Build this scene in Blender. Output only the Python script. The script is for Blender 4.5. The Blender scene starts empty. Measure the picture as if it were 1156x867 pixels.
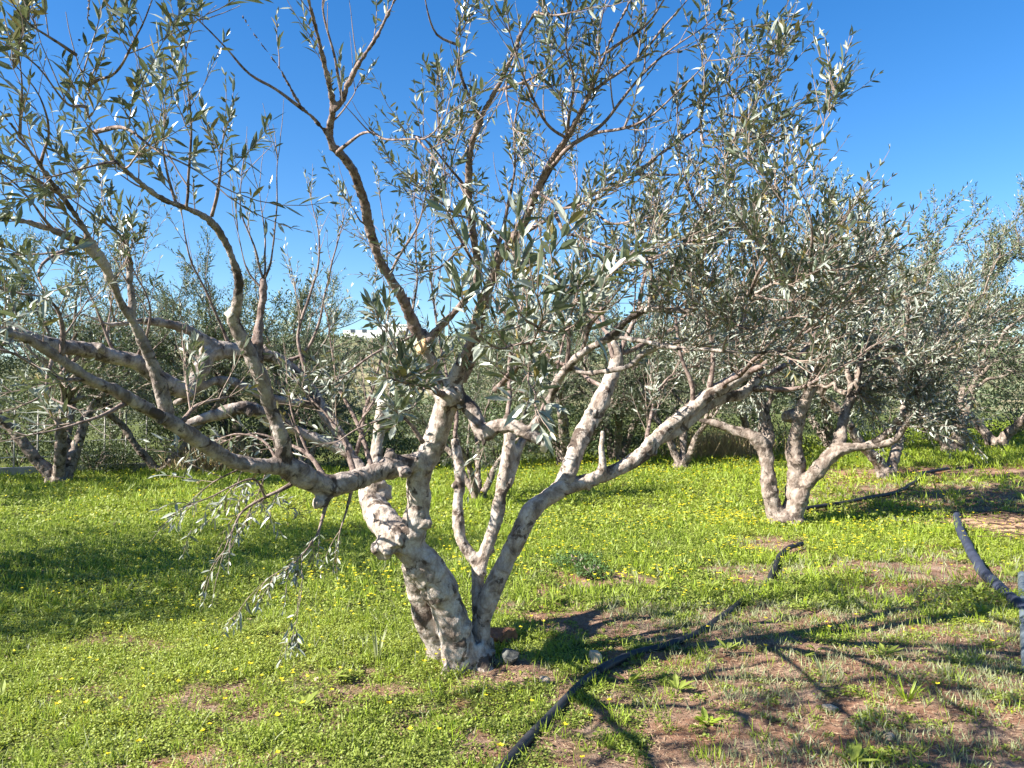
import bpy, math, random
import numpy as np
from mathutils import Vector, noise as mnoise

rng = np.random.default_rng(11)
random.seed(11)
R = math.radians
scene = bpy.context.scene
COL = scene.collection

# ------------------------------------------------------------------ camera
CAM_H, PITCH, FPX = 1.55, R(-1.7), 890.0
cam_d = bpy.data.cameras.new('camera'); cam = bpy.data.objects.new('camera', cam_d)
COL.objects.link(cam); scene.camera = cam
cam.location = (0, 0, CAM_H); cam.rotation_euler = (math.pi/2 - PITCH, 0, 0)
cam_d.sensor_width = 36; cam_d.lens = 36*FPX/1156; cam_d.clip_start = 0.05; cam_d.clip_end = 3000

def P(px, py, d):
    """a spot of the photographed place: direction by pixel, distance in metres along the view axis"""
    x = (px-578)/FPX*d; y = -(py-433.5)/FPX*d
    return np.array((x, d*math.cos(PITCH)+y*math.sin(PITCH), CAM_H-d*math.sin(PITCH)+y*math.cos(PITCH)))

# ------------------------------------------------------------------ value noise
_T = rng.random((256, 256))
def vnoise(x, y, s):
    x = np.asarray(x, float)*s+71.3; y = np.asarray(y, float)*s+19.7
    xi = np.floor(x).astype(int); yi = np.floor(y).astype(int); fx = x-xi; fy = y-yi
    fx = fx*fx*(3-2*fx); fy = fy*fy*(3-2*fy)
    a = _T[xi & 255, yi & 255]; b = _T[(xi+1) & 255, yi & 255]; c = _T[xi & 255, (yi+1) & 255]; d = _T[(xi+1) & 255, (yi+1) & 255]
    return (a*(1-fx)+b*fx)*(1-fy)+(c*(1-fx)+d*fx)*fy
def fbm(x, y, s):
    return (vnoise(x, y, s)+.5*vnoise(x, y, s*2.03)+.25*vnoise(x, y, s*4.1))/1.75

B0 = 0.
def hgt(x, y):
    x = np.asarray(x, float); y = np.asarray(y, float)
    u = x+.8*y-12
    rise = np.where(u > 0, .03*u, 0)
    rise = np.minimum(rise, .9)
    bumps = (fbm(x, y, .9)-.5)*.08+(vnoise(x, y, 4.)-.5)*.022+(vnoise(x, y, 9.)-.5)*.012
    r2 = (x+.25)**2+(y-4.75)**2
    return rise+bumps-(B0+.01)*np.exp(-r2/.5)+.05*np.exp(-((x-.05)**2+(y-4.75)**2)/.02)

B0 = float(hgt(-.25, 4.75))
def G(px, py):
    """ground point seen at a pixel"""
    d = 3.0
    for _ in range(4000):
        p = P(px, py, d)
        if p[2] <= float(hgt(p[0], p[1])): break
        d += .02
    return np.array((p[0], p[1], float(hgt(p[0], p[1]))))
def Gd(px, py): return float(G(px, py)[1])

def bare(x, y):
    """0 = lush cover, 1 = bare soil"""
    b = np.zeros_like(np.asarray(x, float))
    for cx, cy, sx, sy, w in ((.9, 3.7, 1.1, 1.2, .66), (2.0, 4.6, 1.3, 1.0, .64), (1.5, 5.8, 1.4, .6, .62), (3.4, 5.2, 1.8, .9, .58), (-.9, 3.3, 1.3, .35, .38), (.15, 4.6, .55, .35, .62),
                           (-.2, 3.9, .6, .45, .48), (3.0, 3.6, 1.8, .9, .60), (4.2, 7.3, 1.8, 1.1, .52), (6.6, 12.6, 2.0, 2.2, .68), (8.2, 11.2, 1.6, 2.4, .80), (1.0, 7.3, .9, .5, .45),
                           (8.5, 15.5, 3, 1.4, .72), (2.3, 7.4, .45, .7, .62), (2.9, 8.9, .45, .6, .55), (-2.3, 3.1, 1., .25, .38), (-2.6, 5.3, .7, .25, .36), (-1.6, 4.2, .9, .3, .30), (-.9, 4.4, .5, .4, .36), (-5, 13, 2.5, .8, .25)):
        b = np.maximum(b, w*np.exp(-(((x-cx)/sx)**2+((y-cy)/sy)**2)*.75))
    n = fbm(x, y, 2.3)*.7+vnoise(x, y, 11.)*.3
    v = b*1.75+(n-.5)*1.9+(vnoise(x, y, 27.)-.5)*.35-.46
    return np.clip(v*3.2+.15, 0, 1)

# ------------------------------------------------------------------ materials
def mat(name, rough=.8, spec=.3):
    m = bpy.data.materials.new(name); m.use_nodes = True
    nt = m.node_tree; b = nt.nodes['Principled BSDF']
    b.inputs['Roughness'].default_value = rough; b.inputs['Specular IOR Level'].default_value = spec
    return m, nt, b
def nn(nt, t, **kw):
    n = nt.nodes.new(t)
    for k, v in kw.items(): setattr(n, k, v)
    return n
def ramp(nt, fac, stops, interp='LINEAR'):
    r = nn(nt, 'ShaderNodeValToRGB'); r.color_ramp.interpolation = interp
    els = r.color_ramp.elements
    while len(els) < len(stops): els.new(.5)
    for e, (p, c) in zip(els, stops):
        e.position = p; e.color = (*c, 1)
    nt.links.new(fac, r.inputs[0]); return r.outputs[0]
def noise_tex(nt, scale, detail=4, rough=.6, co=None, dist=0.):
    n = nn(nt, 'ShaderNodeTexNoise'); n.inputs['Scale'].default_value = scale; n.inputs['Detail'].default_value = detail
    n.inputs['Roughness'].default_value = rough; n.inputs['Distortion'].default_value = dist
    if co is None:
        co = nn(nt, 'ShaderNodeTexCoord').outputs['Object']
    nt.links.new(co, n.inputs['Vector']); return n.outputs['Fac']
def mix(nt, fac, a, b, mode='MIX'):
    m = nn(nt, 'ShaderNodeMix', data_type='RGBA', blend_type=mode)
    for s, v in ((0, fac), (6, a), (7, b)):
        if hasattr(v, 'node'): nt.links.new(v, m.inputs[s])
        else: m.inputs[s].default_value = v if s == 0 else (*v, 1)
    return m.outputs[2]
def bump(nt, b, h, strength, dist):
    n = nn(nt, 'ShaderNodeBump'); n.inputs['Strength'].default_value = strength; n.inputs['Distance'].default_value = dist
    nt.links.new(h, n.inputs['Height']); nt.links.new(n.outputs[0], b.inputs['Normal'])
def attr(nt, name):
    a = nn(nt, 'ShaderNodeAttribute'); a.attribute_name = name; return a.outputs['Fac']

def bark_mat(name, cols, scale=1.):
    m, nt, b = mat(name, .92, .12)
    tc = nn(nt, 'ShaderNodeTexCoord').outputs['Object']
    mp = nn(nt, 'ShaderNodeMapping'); mp.inputs['Scale'].default_value = (1, 1, .75); nt.links.new(tc, mp.inputs[0]); co = mp.outputs[0]
    n1 = noise_tex(nt, 13*scale, 7, .68, co, .6); n2 = noise_tex(nt, 70*scale, 4, .6, co); n3 = noise_tex(nt, 8.5*scale, 8, .62, tc, .5)
    vo = nn(nt, 'ShaderNodeTexVoronoi'); vo.feature = 'DISTANCE_TO_EDGE'; vo.inputs['Scale'].default_value = 42*scale; nt.links.new(co, vo.inputs['Vector'])
    c = ramp(nt, n1, [(.30, cols[0]), (.43, cols[1]), (.54, cols[2]), (.70, cols[3])])
    c = mix(nt, ramp(nt, n2, [(.48, (0, 0, 0)), (.72, (.55, .55, .55))]), c, cols[1])
    c = mix(nt, ramp(nt, vo.outputs[0], [(.0, (.16, .16, .16)), (.10, (0, 0, 0))]), c, cols[0])
    c = mix(nt, ramp(nt, n3, [(.555, (0, 0, 0)), (.60, (.9, .9, .9))]), c, cols[0])
    nt.links.new(c, b.inputs['Base Color'])
    ad = nn(nt, 'ShaderNodeMath', operation='MULTIPLY_ADD'); nt.links.new(n2, ad.inputs[0]); ad.inputs[1].default_value = .5; nt.links.new(n1, ad.inputs[2])
    bump(nt, b, ad.outputs[0], 1., .013/scale)
    return m
BARK = bark_mat('olive_bark', [(.065, .046, .036), (.25, .20, .165), (.415, .36, .315), (.55, .495, .44)])
MBARK = bark_mat('shaded_limb_bark', [(.05, .038, .033), (.18, .143, .122), (.33, .28, .248), (.47, .41, .365)])  # darker copy of the trunk bark; crown shade is put into the colour
YBARK = bark_mat('young_bark', [(.06, .042, .037), (.15, .108, .092), (.25, .19, .165), (.36, .295, .26)], 2.5)
FBARK = bark_mat('shade_dark_bark', [(.05, .038, .03), (.15, .115, .092), (.27, .22, .185), (.39, .33, .285)], .8)  # tones darkened to hold the shade that the crowns throw on the stems

def leaf_mat(name, front, back, trans=.22, rough=.42, hue2=None, stops=None):
    m, nt, b = mat(name, rough, .45)
    t = attr(nt, 'tint')
    f = ramp(nt, t, [(0, tuple(c*.55 for c in front)), (.45, front), (.86, tuple(c*1.45 for c in front)), (.93, hue2 or front), (1, hue2 or front)])
    if stops: f = ramp(nt, t, stops)
    k = ramp(nt, t, [(0, tuple(c*.8 for c in back)), (1, tuple(min(1, c*1.15) for c in back))])
    g = nn(nt, 'ShaderNodeNewGeometry')
    c = mix(nt, g.outputs['Backfacing'], f, k)
    nt.links.new(c, b.inputs['Base Color'])
    tr = nn(nt, 'ShaderNodeBsdfTranslucent'); tc = mix(nt, .5, f, (.24, .28, .08)); nt.links.new(tc, tr.inputs[0])
    ms = nn(nt, 'ShaderNodeMixShader'); ms.inputs[0].default_value = trans
    nt.links.new(b.outputs[0], ms.inputs[1]); nt.links.new(tr.outputs[0], ms.inputs[2])
    nt.links.new(ms.outputs[0], nt.nodes['Material Output'].inputs[0])
    return m
LEAF = leaf_mat('olive_leaf', (.100, .122, .080), (.30, .32, .265), .17, .31, (.22, .17, .06))
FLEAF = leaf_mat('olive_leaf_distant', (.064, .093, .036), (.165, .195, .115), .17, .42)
BUSH = leaf_mat('bush_leaf', (.045, .075, .022), (.09, .12, .05), .18, .5)
SCRUB = leaf_mat('scrub_leaf', (.085, .105, .045), (.13, .15, .08), .1, .7)
CLOVER = leaf_mat('clover_leaf', (.235, .285, .020), (.25, .30, .05), .40, .55, None, [(0, (.045, .115, .012)), (.26, (.145, .255, .010)), (.5, (.31, .395, .010)), (.78, (.45, .47, .018)), (.93, (.48, .43, .08)), (1, (.42, .33, .15))])
GRASS = leaf_mat('grass_blade', (.25, .35, .016), (.26, .34, .03), .38, .5)
WEED = leaf_mat('weed_leaf', (.055, .12, .02), (.07, .13, .03), .3, .6)
PALE = leaf_mat('pale_weed', (.25, .27, .11), (.26, .28, .15), .25, .65)
MULCH = leaf_mat('dry_pruning', (.17, .105, .07), (.17, .105, .07), .05, .9, (.08, .05, .035))
STRAW = leaf_mat('straw', (.30, .21, .13), (.30, .21, .13), .1, .85, (.16, .09, .05))
REED = leaf_mat('dry_reed', (.38, .28, .15), (.40, .30, .17), .2, .8)
YELL = leaf_mat('yellow_petal', (.80, .68, .012), (.74, .62, .03), .30, .5)
def plain(name, col, rough=.7, spec=.3, var=.25, scale=20, bmp=0):
    m, nt, b = mat(name, rough, spec)
    n = noise_tex(nt, scale, 5, .65)
    c = ramp(nt, n, [(.3, tuple(c*(1-var) for c in col)), (.7, tuple(min(1, c*(1+var)) for c in col))])
    nt.links.new(c, b.inputs['Base Color'])
    if bmp: bump(nt, b, n, .8, bmp)
    return m
HOSE = plain('black_polyethylene', (.020, .020, .023), .55, .35, .5, 9, .002)
HOSE2 = plain('dusty_blue_grey_hose', (.030, .036, .058), .68, .25, .5, 7, .002)
HOSE3 = plain('grey_hose', (.11, .135, .155), .5, .4, .3, 8, .002)
CUT = plain('fresh_cut_wood', (.52, .33, .18), .8, .2, .3, 60, .002)
PALECUT = plain('old_cut_wood', (.62, .56, .48), .85, .2, .25, 60, .002)
STONE = plain('pale_limestone', (.46, .36, .25), .9, .2, .22, 25, .006)
GSTONE = plain('shaded_grey_stone', (.085, .085, .078), .9, .2, .5, 22, .01)  # darkened so the rock's colour holds the shade at the tree's foot
CLOD = plain('red_clod', (.20, .10, .06), .95, .1, .4, 25, .02)
WHITEWALL = plain('whitewash', (.80, .79, .76), .8, .2, .05, .5)
WINDOW = plain('dark_window_glass', (.05, .06, .07), .2, .5, .1, 1)
STEEL = plain('galvanised_steel', (.50, .51, .50), .5, .5, .15, 9)
CONC = plain('old_concrete', (.36, .34, .31), .9, .2, .25, 4, .01)

# ------------------------------------------------------------------ mesh collection
class MB:
    def __init__(s): s.v = []; s.f = {3: [], 4: []}; s.m = {3: [], 4: []}; s.t = []; s.n = 0
    def add(s, v, f, mi=0, tint=.5):
        v = np.asarray(v, float).reshape(-1, 3); f = np.asarray(f, int)
        s.v.append(v); k = f.shape[1]; s.f[k].append(f+s.n); s.m[k].append(np.full(len(f), mi)); s.n += len(v)
        s.t.append(np.broadcast_to(np.asarray(tint, float), (len(v),)))
    def mesh(s, name, mats, smooth=True, origin=None):
        v = np.concatenate(s.v).astype(np.float32)
        if origin is not None: v = v-np.asarray(origin, np.float32)
        me = bpy.data.meshes.new(name)
        loops = []; starts = []; mi = []; st = 0
        for k in (3, 4):
            if s.f[k]:
                f = np.concatenate(s.f[k]); loops.append(f.ravel()); starts.append(st+np.arange(len(f))*k); st += f.size
                mi.append(np.concatenate(s.m[k]))
        loops = np.concatenate(loops).astype(np.int32); starts = np.concatenate(starts).astype(np.int32); mi = np.concatenate(mi).astype(np.int32)
        me.vertices.add(len(v)); me.vertices.foreach_set('co', v.ravel())
        me.loops.add(len(loops)); me.loops.foreach_set('vertex_index', loops)
        me.polygons.add(len(starts)); me.polygons.foreach_set('loop_start', starts)
        me.polygons.foreach_set('material_index', mi)
        me.polygons.foreach_set('use_smooth', np.full(len(starts), smooth))
        a = me.attributes.new('tint', 'FLOAT', 'POINT'); a.data.foreach_set('value', np.concatenate(s.t).astype(np.float32))
        for m in mats: me.materials.append(m)
        me.update(calc_edges=True); return me
    def obj(s, name, mats, parent=None, smooth=True, origin=None):
        me = s.mesh(name, mats, smooth, origin)
        o = bpy.data.objects.new(name, me); COL.objects.link(o)
        if parent is not None: o.parent = parent
        elif origin is not None: o.location = origin
        return o
def tag(o, label=None, cat=None, group=None, kind=None):
    for k, v in (('label', label), ('category', cat), ('group', group), ('kind', kind)):
        if v: o[k] = v
    return o
def thing(name, label, cat, loc, group=None):
    o = bpy.data.objects.new(name, None); COL.objects.link(o); o.location = loc
    o.empty_display_size = .2
    return tag(o, label, cat, group)

def nrm(a): return a/np.maximum(np.linalg.norm(a, axis=-1, keepdims=True), 1e-9)

def tubes(mb, Pts, Rad, sides=5, mi=0, tint=.5, lump=0., cap=True):
    """many tapering tubes at once: Pts (M,K,3), Rad (M,K)"""
    Pts = np.asarray(Pts, float); Rad = np.asarray(Rad, float); M, K, _ = Pts.shape
    if M == 0: return
    T = np.empty_like(Pts); T[:, 1:-1] = Pts[:, 2:]-Pts[:, :-2]; T[:, 0] = Pts[:, 1]-Pts[:, 0]; T[:, -1] = Pts[:, -1]-Pts[:, -2]; T = nrm(T)
    ref = np.where(np.abs(T[:, 0, 2:3]) < .8, np.array([[0, 0, 1.]]), np.array([[1., 0, 0]]))
    N = nrm(np.cross(ref, T[:, 0])); out = np.empty((M, K, sides, 3)); a = np.arange(sides)*2*math.pi/sides
    ca, sa = np.cos(a)[None, :, None], np.sin(a)[None, :, None]
    for k in range(K):
        t = T[:, k]; N = nrm(N-(N*t).sum(1, keepdims=True)*t); B = np.cross(t, N)
        r = Rad[:, k][:, None, None]
        if lump: r = r*(1+lump*(rng.random((M, sides, 1))-.5)*2)
        out[:, k] = Pts[:, k][:, None]+r*(ca*N[:, None]+sa*B[:, None])
    idx = np.arange(M*K*sides).reshape(M, K, sides)
    q = np.stack([idx[:, :-1], np.roll(idx, -1, 2)[:, :-1], np.roll(idx, -1, 2)[:, 1:], idx[:, 1:]], -1).reshape(-1, 4)
    base = mb.n
    mb.add(out.reshape(-1, 3), q, mi, tint)
    if cap:
        c0 = np.concatenate([Pts[:, 0], Pts[:, -1]]); cb = np.arange(M*2).reshape(2, M)+0
        nv = M*K*sides
        f0 = np.stack([np.roll(idx[:, 0], -1, 1), idx[:, 0], np.broadcast_to((nv+cb[0])[:, None], (M, sides))], -1).reshape(-1, 3)
        f1 = np.stack([idx[:, -1], np.roll(idx[:, -1], -1, 1), np.broadcast_to((nv+cb[1])[:, None], (M, sides))], -1).reshape(-1, 3)
        mb.v.append(c0); mb.t.append(np.full(len(c0), tint if np.isscalar(tint) else .5)); mb.n += len(c0)
        f = np.concatenate([f0, f1])+base
        mb.f[3].append(f); mb.m[3].append(np.full(len(f), mi))

def leaves(mb, pos, d, n, L, W, mi=1, tint=None, simple=False):
    """lance-shaped leaves: base position, direction, upper-side normal, length, width"""
    M = len(pos); d = nrm(d); n = nrm(n-(n*d).sum(1, keepdims=True)*d); s = np.cross(d, n)
    L = np.broadcast_to(L, (M,))[:, None]; W = np.broadcast_to(W, (M,))[:, None]
    cv = (rng.random((M, 1))-.3)*.5
    def pt(u, w, fold): return pos+d*L*u+s*W*w+n*(L*(-cv*u*u)+W*abs(w)*fold)
    tint = rng.random(M) if tint is None else np.broadcast_to(np.asarray(tint, float), (M,))
    if simple:
        V = np.stack([pt(0, 0, 0), pt(.5, -.5, .0), pt(1, 0, 0), pt(.5, .5, 0.)], 1)
        F = (np.arange(M)*4)[:, None]+np.array([[0, 1, 2, 3]])
        mb.add(V.reshape(-1, 3), F, mi, np.repeat(tint, 4)); return
    fo = .35
    V = np.stack([pt(0, 0, 0), pt(.3, -.45, fo), pt(.3, 0, 0), pt(.3, .45, fo), pt(.66, -.45, fo), pt(.66, 0, 0), pt(.66, .45, fo), pt(1, 0, 0)], 1)
    b = (np.arange(M)*8)[:, None]
    Q = np.concatenate([b+np.array([[1, 4, 5, 2]]), b+np.array([[2, 5, 6, 3]])])
    T3 = np.concatenate([b+np.array([[0, 1, 2]]), b+np.array([[0, 2, 3]]), b+np.array([[4, 7, 5]]), b+np.array([[5, 7, 6]])])
    base = mb.n
    mb.add(V.reshape(-1, 3), Q, mi, np.repeat(tint, 8)); mb.f[3].append(T3+base); mb.m[3].append(np.full(len(T3), mi))

def catmull(pts, step=.03, col3=True):
    p = np.asarray(pts, float); p = np.vstack([2*p[0]-p[1], p, 2*p[-1]-p[-2]]); out = []
    for i in range(1, len(p)-2):
        seg = np.linalg.norm(p[i+1, :3]-p[i, :3]); n = max(2, int(seg/step))
        t = np.arange(n)[:, None]/n
        a, b, c, d = p[i-1], p[i], p[i+1], p[i+2]
        out.append(.5*((2*b)+(-a+c)*t+(2*a-5*b+4*c-d)*t*t+(-a+3*b-3*c+d)*t**3))
    out.append(p[-2][None]); q = np.concatenate(out); q[:, 3] = np.maximum(q[:, 3], .0015); return q

def wiggle(q, amp, freq, seed):
    """small natural bends and swellings along a branch"""
    q = q.copy(); s = np.concatenate([[0], np.cumsum(np.linalg.norm(np.diff(q[:, :3], axis=0), axis=1))])
    for k in range(3): q[:, k] += (vnoise(s*freq, seed*7.7+k*31, 1)-.5)*2*amp*np.minimum(1, s/.1)
    q[:, 3] *= 1+(vnoise(s*7, seed*3.1, 1)-.5)*.28+(vnoise(s*23, seed*5.3, 1)-.5)*.14
    return q

def blob(mb, c, r, sq=(1, 1, 1), lump=.3, seed=0, n=14, mi=0):
    th = np.linspace(0, math.pi, n); ph = np.linspace(0, 2*math.pi, 2*n, endpoint=False)
    V = []; 
    for a in th:
        for b in ph:
            u = Vector((math.sin(a)*math.cos(b), math.sin(a)*math.sin(b), math.cos(a)))
            k = 1+lump*mnoise.noise(u*1.7+Vector((seed*5.1, 0, 0)))+lump*.5*mnoise.noise(u*4.3+Vector((seed, 3, 1)))
            V.append((c[0]+u.x*r*sq[0]*k, c[1]+u.y*r*sq[1]*k, c[2]+u.z*r*sq[2]*k))
    m = 2*n; F = [(i*m+j, (i+1)*m+j, (i+1)*m+(j+1) % m, i*m+(j+1) % m) for i in range(n-1) for j in range(m)]
    mb.add(V, F, mi)

_clouds = {}
def fuse(mb, name, mats, parent, origin, voxel=.014, disp=.012, smooth=2, tsize=.05):
    """melt overlapping tubes into one continuous wooden surface with knobbly relief"""
    o = mb.obj(name, mats, parent, True, origin)
    m = o.modifiers.new('r', 'REMESH'); m.mode = 'VOXEL'; m.voxel_size = voxel; m.use_smooth_shade = True
    m = o.modifiers.new('s', 'SMOOTH'); m.iterations = smooth; m.factor = .6
    for ts, k in ((tsize*3.2, disp*.9), (tsize*.8, disp*1.1)):
        key = round(ts, 4)
        if key not in _clouds:
            t = bpy.data.textures.new('clouds', 'CLOUDS'); t.noise_scale = ts; t.noise_depth = 3; _clouds[key] = t
        m = o.modifiers.new('d', 'DISPLACE'); m.texture = _clouds[key]; m.strength = k; m.mid_level = .5; m.texture_coords = 'LOCAL'
    bpy.context.view_layer.update()
    dg = bpy.context.evaluated_depsgraph_get()
    me = bpy.data.meshes.new_from_object(o.evaluated_get(dg), preserve_all_data_layers=False, depsgraph=dg)
    o.modifiers.clear(); old = o.data; o.data = me; bpy.data.meshes.remove(old); me.name = name
    if not me.materials:
        for x in mats: me.materials.append(x)
    me.polygons.foreach_set('use_smooth', np.ones(len(me.polygons), bool))
    return o

# ------------------------------------------------------------------ shoots and leaves
def frame_pts(start, d, L, K, up=.15, wig=.08):
    """M curved shoots (M,K,3)"""
    M = len(start); d = nrm(d); st = (np.asarray(L)/(K-1))[:, None]; p = [start]; cur = d
    for k in range(1, K):
        cur = nrm(cur+np.array([0, 0, 1.])*up/(K-1)*2+(rng.random((M, 3))-.5)*2*wig)
        p.append(p[-1]+cur*st)
    return np.stack(p, 1)
def perp(t):
    M = len(t); r = rng.normal(size=(M, 3)); r -= (r*t).sum(1, keepdims=True)*t; return nrm(r)
def sample_poly(polys, n, lo=.1, hi=1., power=1.):
    """n random spots on polylines (list of (K,4)), weighted by length: position, tangent, radius, distance index"""
    lens = np.array([np.linalg.norm(np.diff(q[:, :3], axis=0), axis=1).sum() for q in polys])
    w = rng.choice(len(polys), n, p=lens/lens.sum()); pos = np.empty((n, 3)); tan = np.empty((n, 3)); rad = np.empty(n)
    u = lo+(hi-lo)*rng.random(n)**power
    for i in range(n):
        q = polys[w[i]]; f = u[i]*(len(q)-1); k = min(int(f), len(q)-2)
        pos[i] = q[k, :3]+(q[k+1, :3]-q[k, :3])*(f-k); tan[i] = q[k+1, :3]-q[k, :3]; rad[i] = q[k, 3]
    return pos, nrm(tan), rad, u
def leafed(mb, S, spacing=.022, Ll=.058, Wl=.0125, start=.3, keep=.85, simple=False, ang=.75, mi=1, upb=.9, tip=True, amp=None):
    """opposite leaf pairs along shoots S (M,K,3)"""
    M, K, _ = S.shape; L = np.linalg.norm(np.diff(S, axis=1), axis=2).sum(1)
    n = max(3, int(L.mean()*(1-start)/spacing)); us = np.linspace(start, 1, n)
    pos = []; d = []; szs = .62+.62*rng.random(M); sz = []
    for i, u in enumerate(us):
        f = u*(K-1); k = min(int(f), K-2)
        p = S[:, k]+(S[:, k+1]-S[:, k])*(f-k); t = nrm(S[:, k+1]-S[:, k])
        ph = (i % 2)*math.pi/2+.6
        ref = nrm(np.cross(t, np.array([[.31, .22, .93]])))
        b = np.cross(t, ref); s = ref*math.cos(ph)+b*math.sin(ph)
        for sg in (1, -1):
            pos.append(p); sz.append(szs*(1-.35*max(0, u-.75)/.25)); d.append(t*(.75+.35*(u > .85))+s*sg*ang*(1.15-.4*u))
    pos = np.concatenate(pos); d = np.concatenate(d); d = nrm(d+rng.normal(size=d.shape)*.30); sz = np.concatenate(sz)
    k = rng.random(len(pos)) < keep; pos = pos[k]; d = d[k]; sz = sz[k]; m = len(pos)
    n_ = np.array([[0, 0, upb]])+rng.normal(size=(m, 3))*.45
    l = Ll*sz*(.6+.7*rng.random(m)); leaves(mb, pos, d, n_, l, Wl*sz*(.8+.5*rng.random(m)), mi, None, simple)
    return m

# ------------------------------------------------------------------ the big olive tree
BASE = G(518, 752)
olive = thing('olive_tree', 'big old olive tree standing nearest, with knobbly grey split trunk and wide open branches', 'tree', BASE, 'olive trees of the grove')
def W(pts):
    """traced (px, py, distance, radius in px) -> xyz + radius"""
    return np.array([(*P(a, b, c), r*.9*c/FPX) for a, b, c, r in pts])
_seed = [0]
def branch_poly(pts, amp=.010, freq=5., step=.025):
    _seed[0] += 1
    return wiggle(catmull(W(pts), step), amp, freq, _seed[0])
def put(mb, q, sides=9, lump=.05, mi=0):
    tubes(mb, q[None, :, :3], q[None, :, 3], sides, mi, .5, lump)
b0 = BASE[2]
# trunk
tb = MB()
trunk_lines = [
    [(527, 778, 4.70, 22), (523, 752, 4.70, 26), (517, 722, 4.68, 25), (508, 692, 4.66, 25), (494, 660, 4.60, 25), (476, 634, 4.55, 24), (460, 614, 4.52, 21)],
    [(508, 766, 4.84, 16), (497, 738, 4.82, 18), (484, 700, 4.78, 17), (473, 664, 4.72, 16), (464, 634, 4.62, 15)],
    [(482, 790, 4.5, 5), (502, 764, 4.6, 12), (514, 738, 4.66, 13)], [(572, 778, 4.62, 5), (549, 760, 4.66, 13), (533, 730, 4.70, 13)], [(455, 770, 4.86, 3), (478, 754, 4.84, 8), (490, 725, 4.84, 9)], [(522, 800, 4.45, 3), (521, 775, 4.57, 8), (519, 745, 4.64, 10)], [(590, 762, 4.9, 3), (560, 755, 4.82, 7), (545, 735, 4.78, 9)],
    [(455, 622, 4.52, 20), (466, 600, 4.52, 18), (473, 567, 4.52, 15.5), (472, 540, 4.5, 15.5), (483, 515, 4.5, 16), (496, 480, 4.47, 15), (506, 450, 4.45, 15), (514, 430, 4.42, 11), (520, 412, 4.38, 8)],
    [(506, 455, 4.45, 13), (494, 430, 4.42, 12), (484, 405, 4.36, 12), (479, 384, 4.32, 12)],
    [(462, 620, 4.56, 18), (440, 597, 4.68, 19), (424, 575, 4.82, 18), (418, 552, 4.95, 13), (425, 520, 5.05, 9.5), (428, 500, 5.1, 9), (431, 470, 5.1, 8.5), (434, 455, 5.08, 8.5)],
    [(540, 775, 4.78, 15), (541, 748, 4.78, 17), (545, 720, 4.78, 12), (546, 698, 4.78, 11), (553, 674, 4.78, 12), (570, 636, 4.76, 11.5), (588, 598, 4.74, 12), (602, 575, 4.74, 13), (628, 556, 4.77, 12), (640, 545, 4.79, 10)],
    [(541, 735, 4.8, 12), (540, 700, 4.82, 9.5), (541, 668, 4.84, 9.5), (541, 640, 4.86, 9)],
]
for k_, L_ in enumerate(trunk_lines):
    q = branch_poly(L_, .012, 4); q[:, 3] *= .86 if k_ < 6 else .95; put(tb, q, 12, .06)
for (px, py, d, r, sd) in ((437, 616, 4.48, .075, 1), (447, 608, 4.46, .07, 2), (509, 447, 4.42, .08, 3), (474, 522, 4.46, .065, 4), (521, 455, 4.44, .055, 5), (536, 752, 4.78, .10, 7), (480, 590, 4.5, .045, 8), (540, 735, 4.8, .1, 9), (425, 555, 4.9, .09, 11)):
    blob(tb, P(px, py, d), r, (1, 1, .9), .5, sd, 12)
trunk = fuse(tb, 'trunk', [BARK], olive, BASE, .009, .0065, 1, .03)
def cut(name, px, py, d, r, aim, parent, m=CUT):
    mb = MB(); c = P(px, py, d)-BASE; a = nrm(np.array([aim]))[0]; u = nrm(np.cross(a, (0, 0, 1.))[None])[0]; v = np.cross(a, u)
    ring = [(c+(u*math.cos(t)+v*math.sin(t)*1.25)*r*(1+.12*math.sin(3*t+px)+.08*math.sin(5*t))) for t in np.linspace(0, 2*math.pi, 18, endpoint=False)]
    n = 18; V = [p-a*.025 for p in ring]+[p+a*.004 for p in ring]+[c+(p-c)*.55+a*.001 for p in ring]+[c+a*.006]
    F = [(i+k*n, (i+1) % n+k*n, (i+1) % n+(k+1)*n, i+(k+1)*n) for k in (0, 1) for i in range(n)]
    mb.add(V, F); mb.f[3].append(np.array([(2*n+i, 2*n+(i+1) % n, 3*n) for i in range(n)])); mb.m[3].append(np.zeros(n, int))
    return mb.obj(name, [m], parent, True)
cut('cut_face', 474, 388, 4.27, .038, (-.45, -.85, .15), trunk)
cut('cut_face', 433, 452, 5.06, .042, (.1, -.2, .95), trunk, PALECUT)
# limbs: name -> (thick lines, side branches, shoots per metre, leaf keep, shoot length)
limbs = []
def limb(lines, branches, spm, keep=.8, ln=(.18, .42), sub=1.0, down=0., thick=True, leafL=.053):
    limbs.append((lines, branches, spm, keep, ln, sub, down, thick, leafL))
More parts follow.
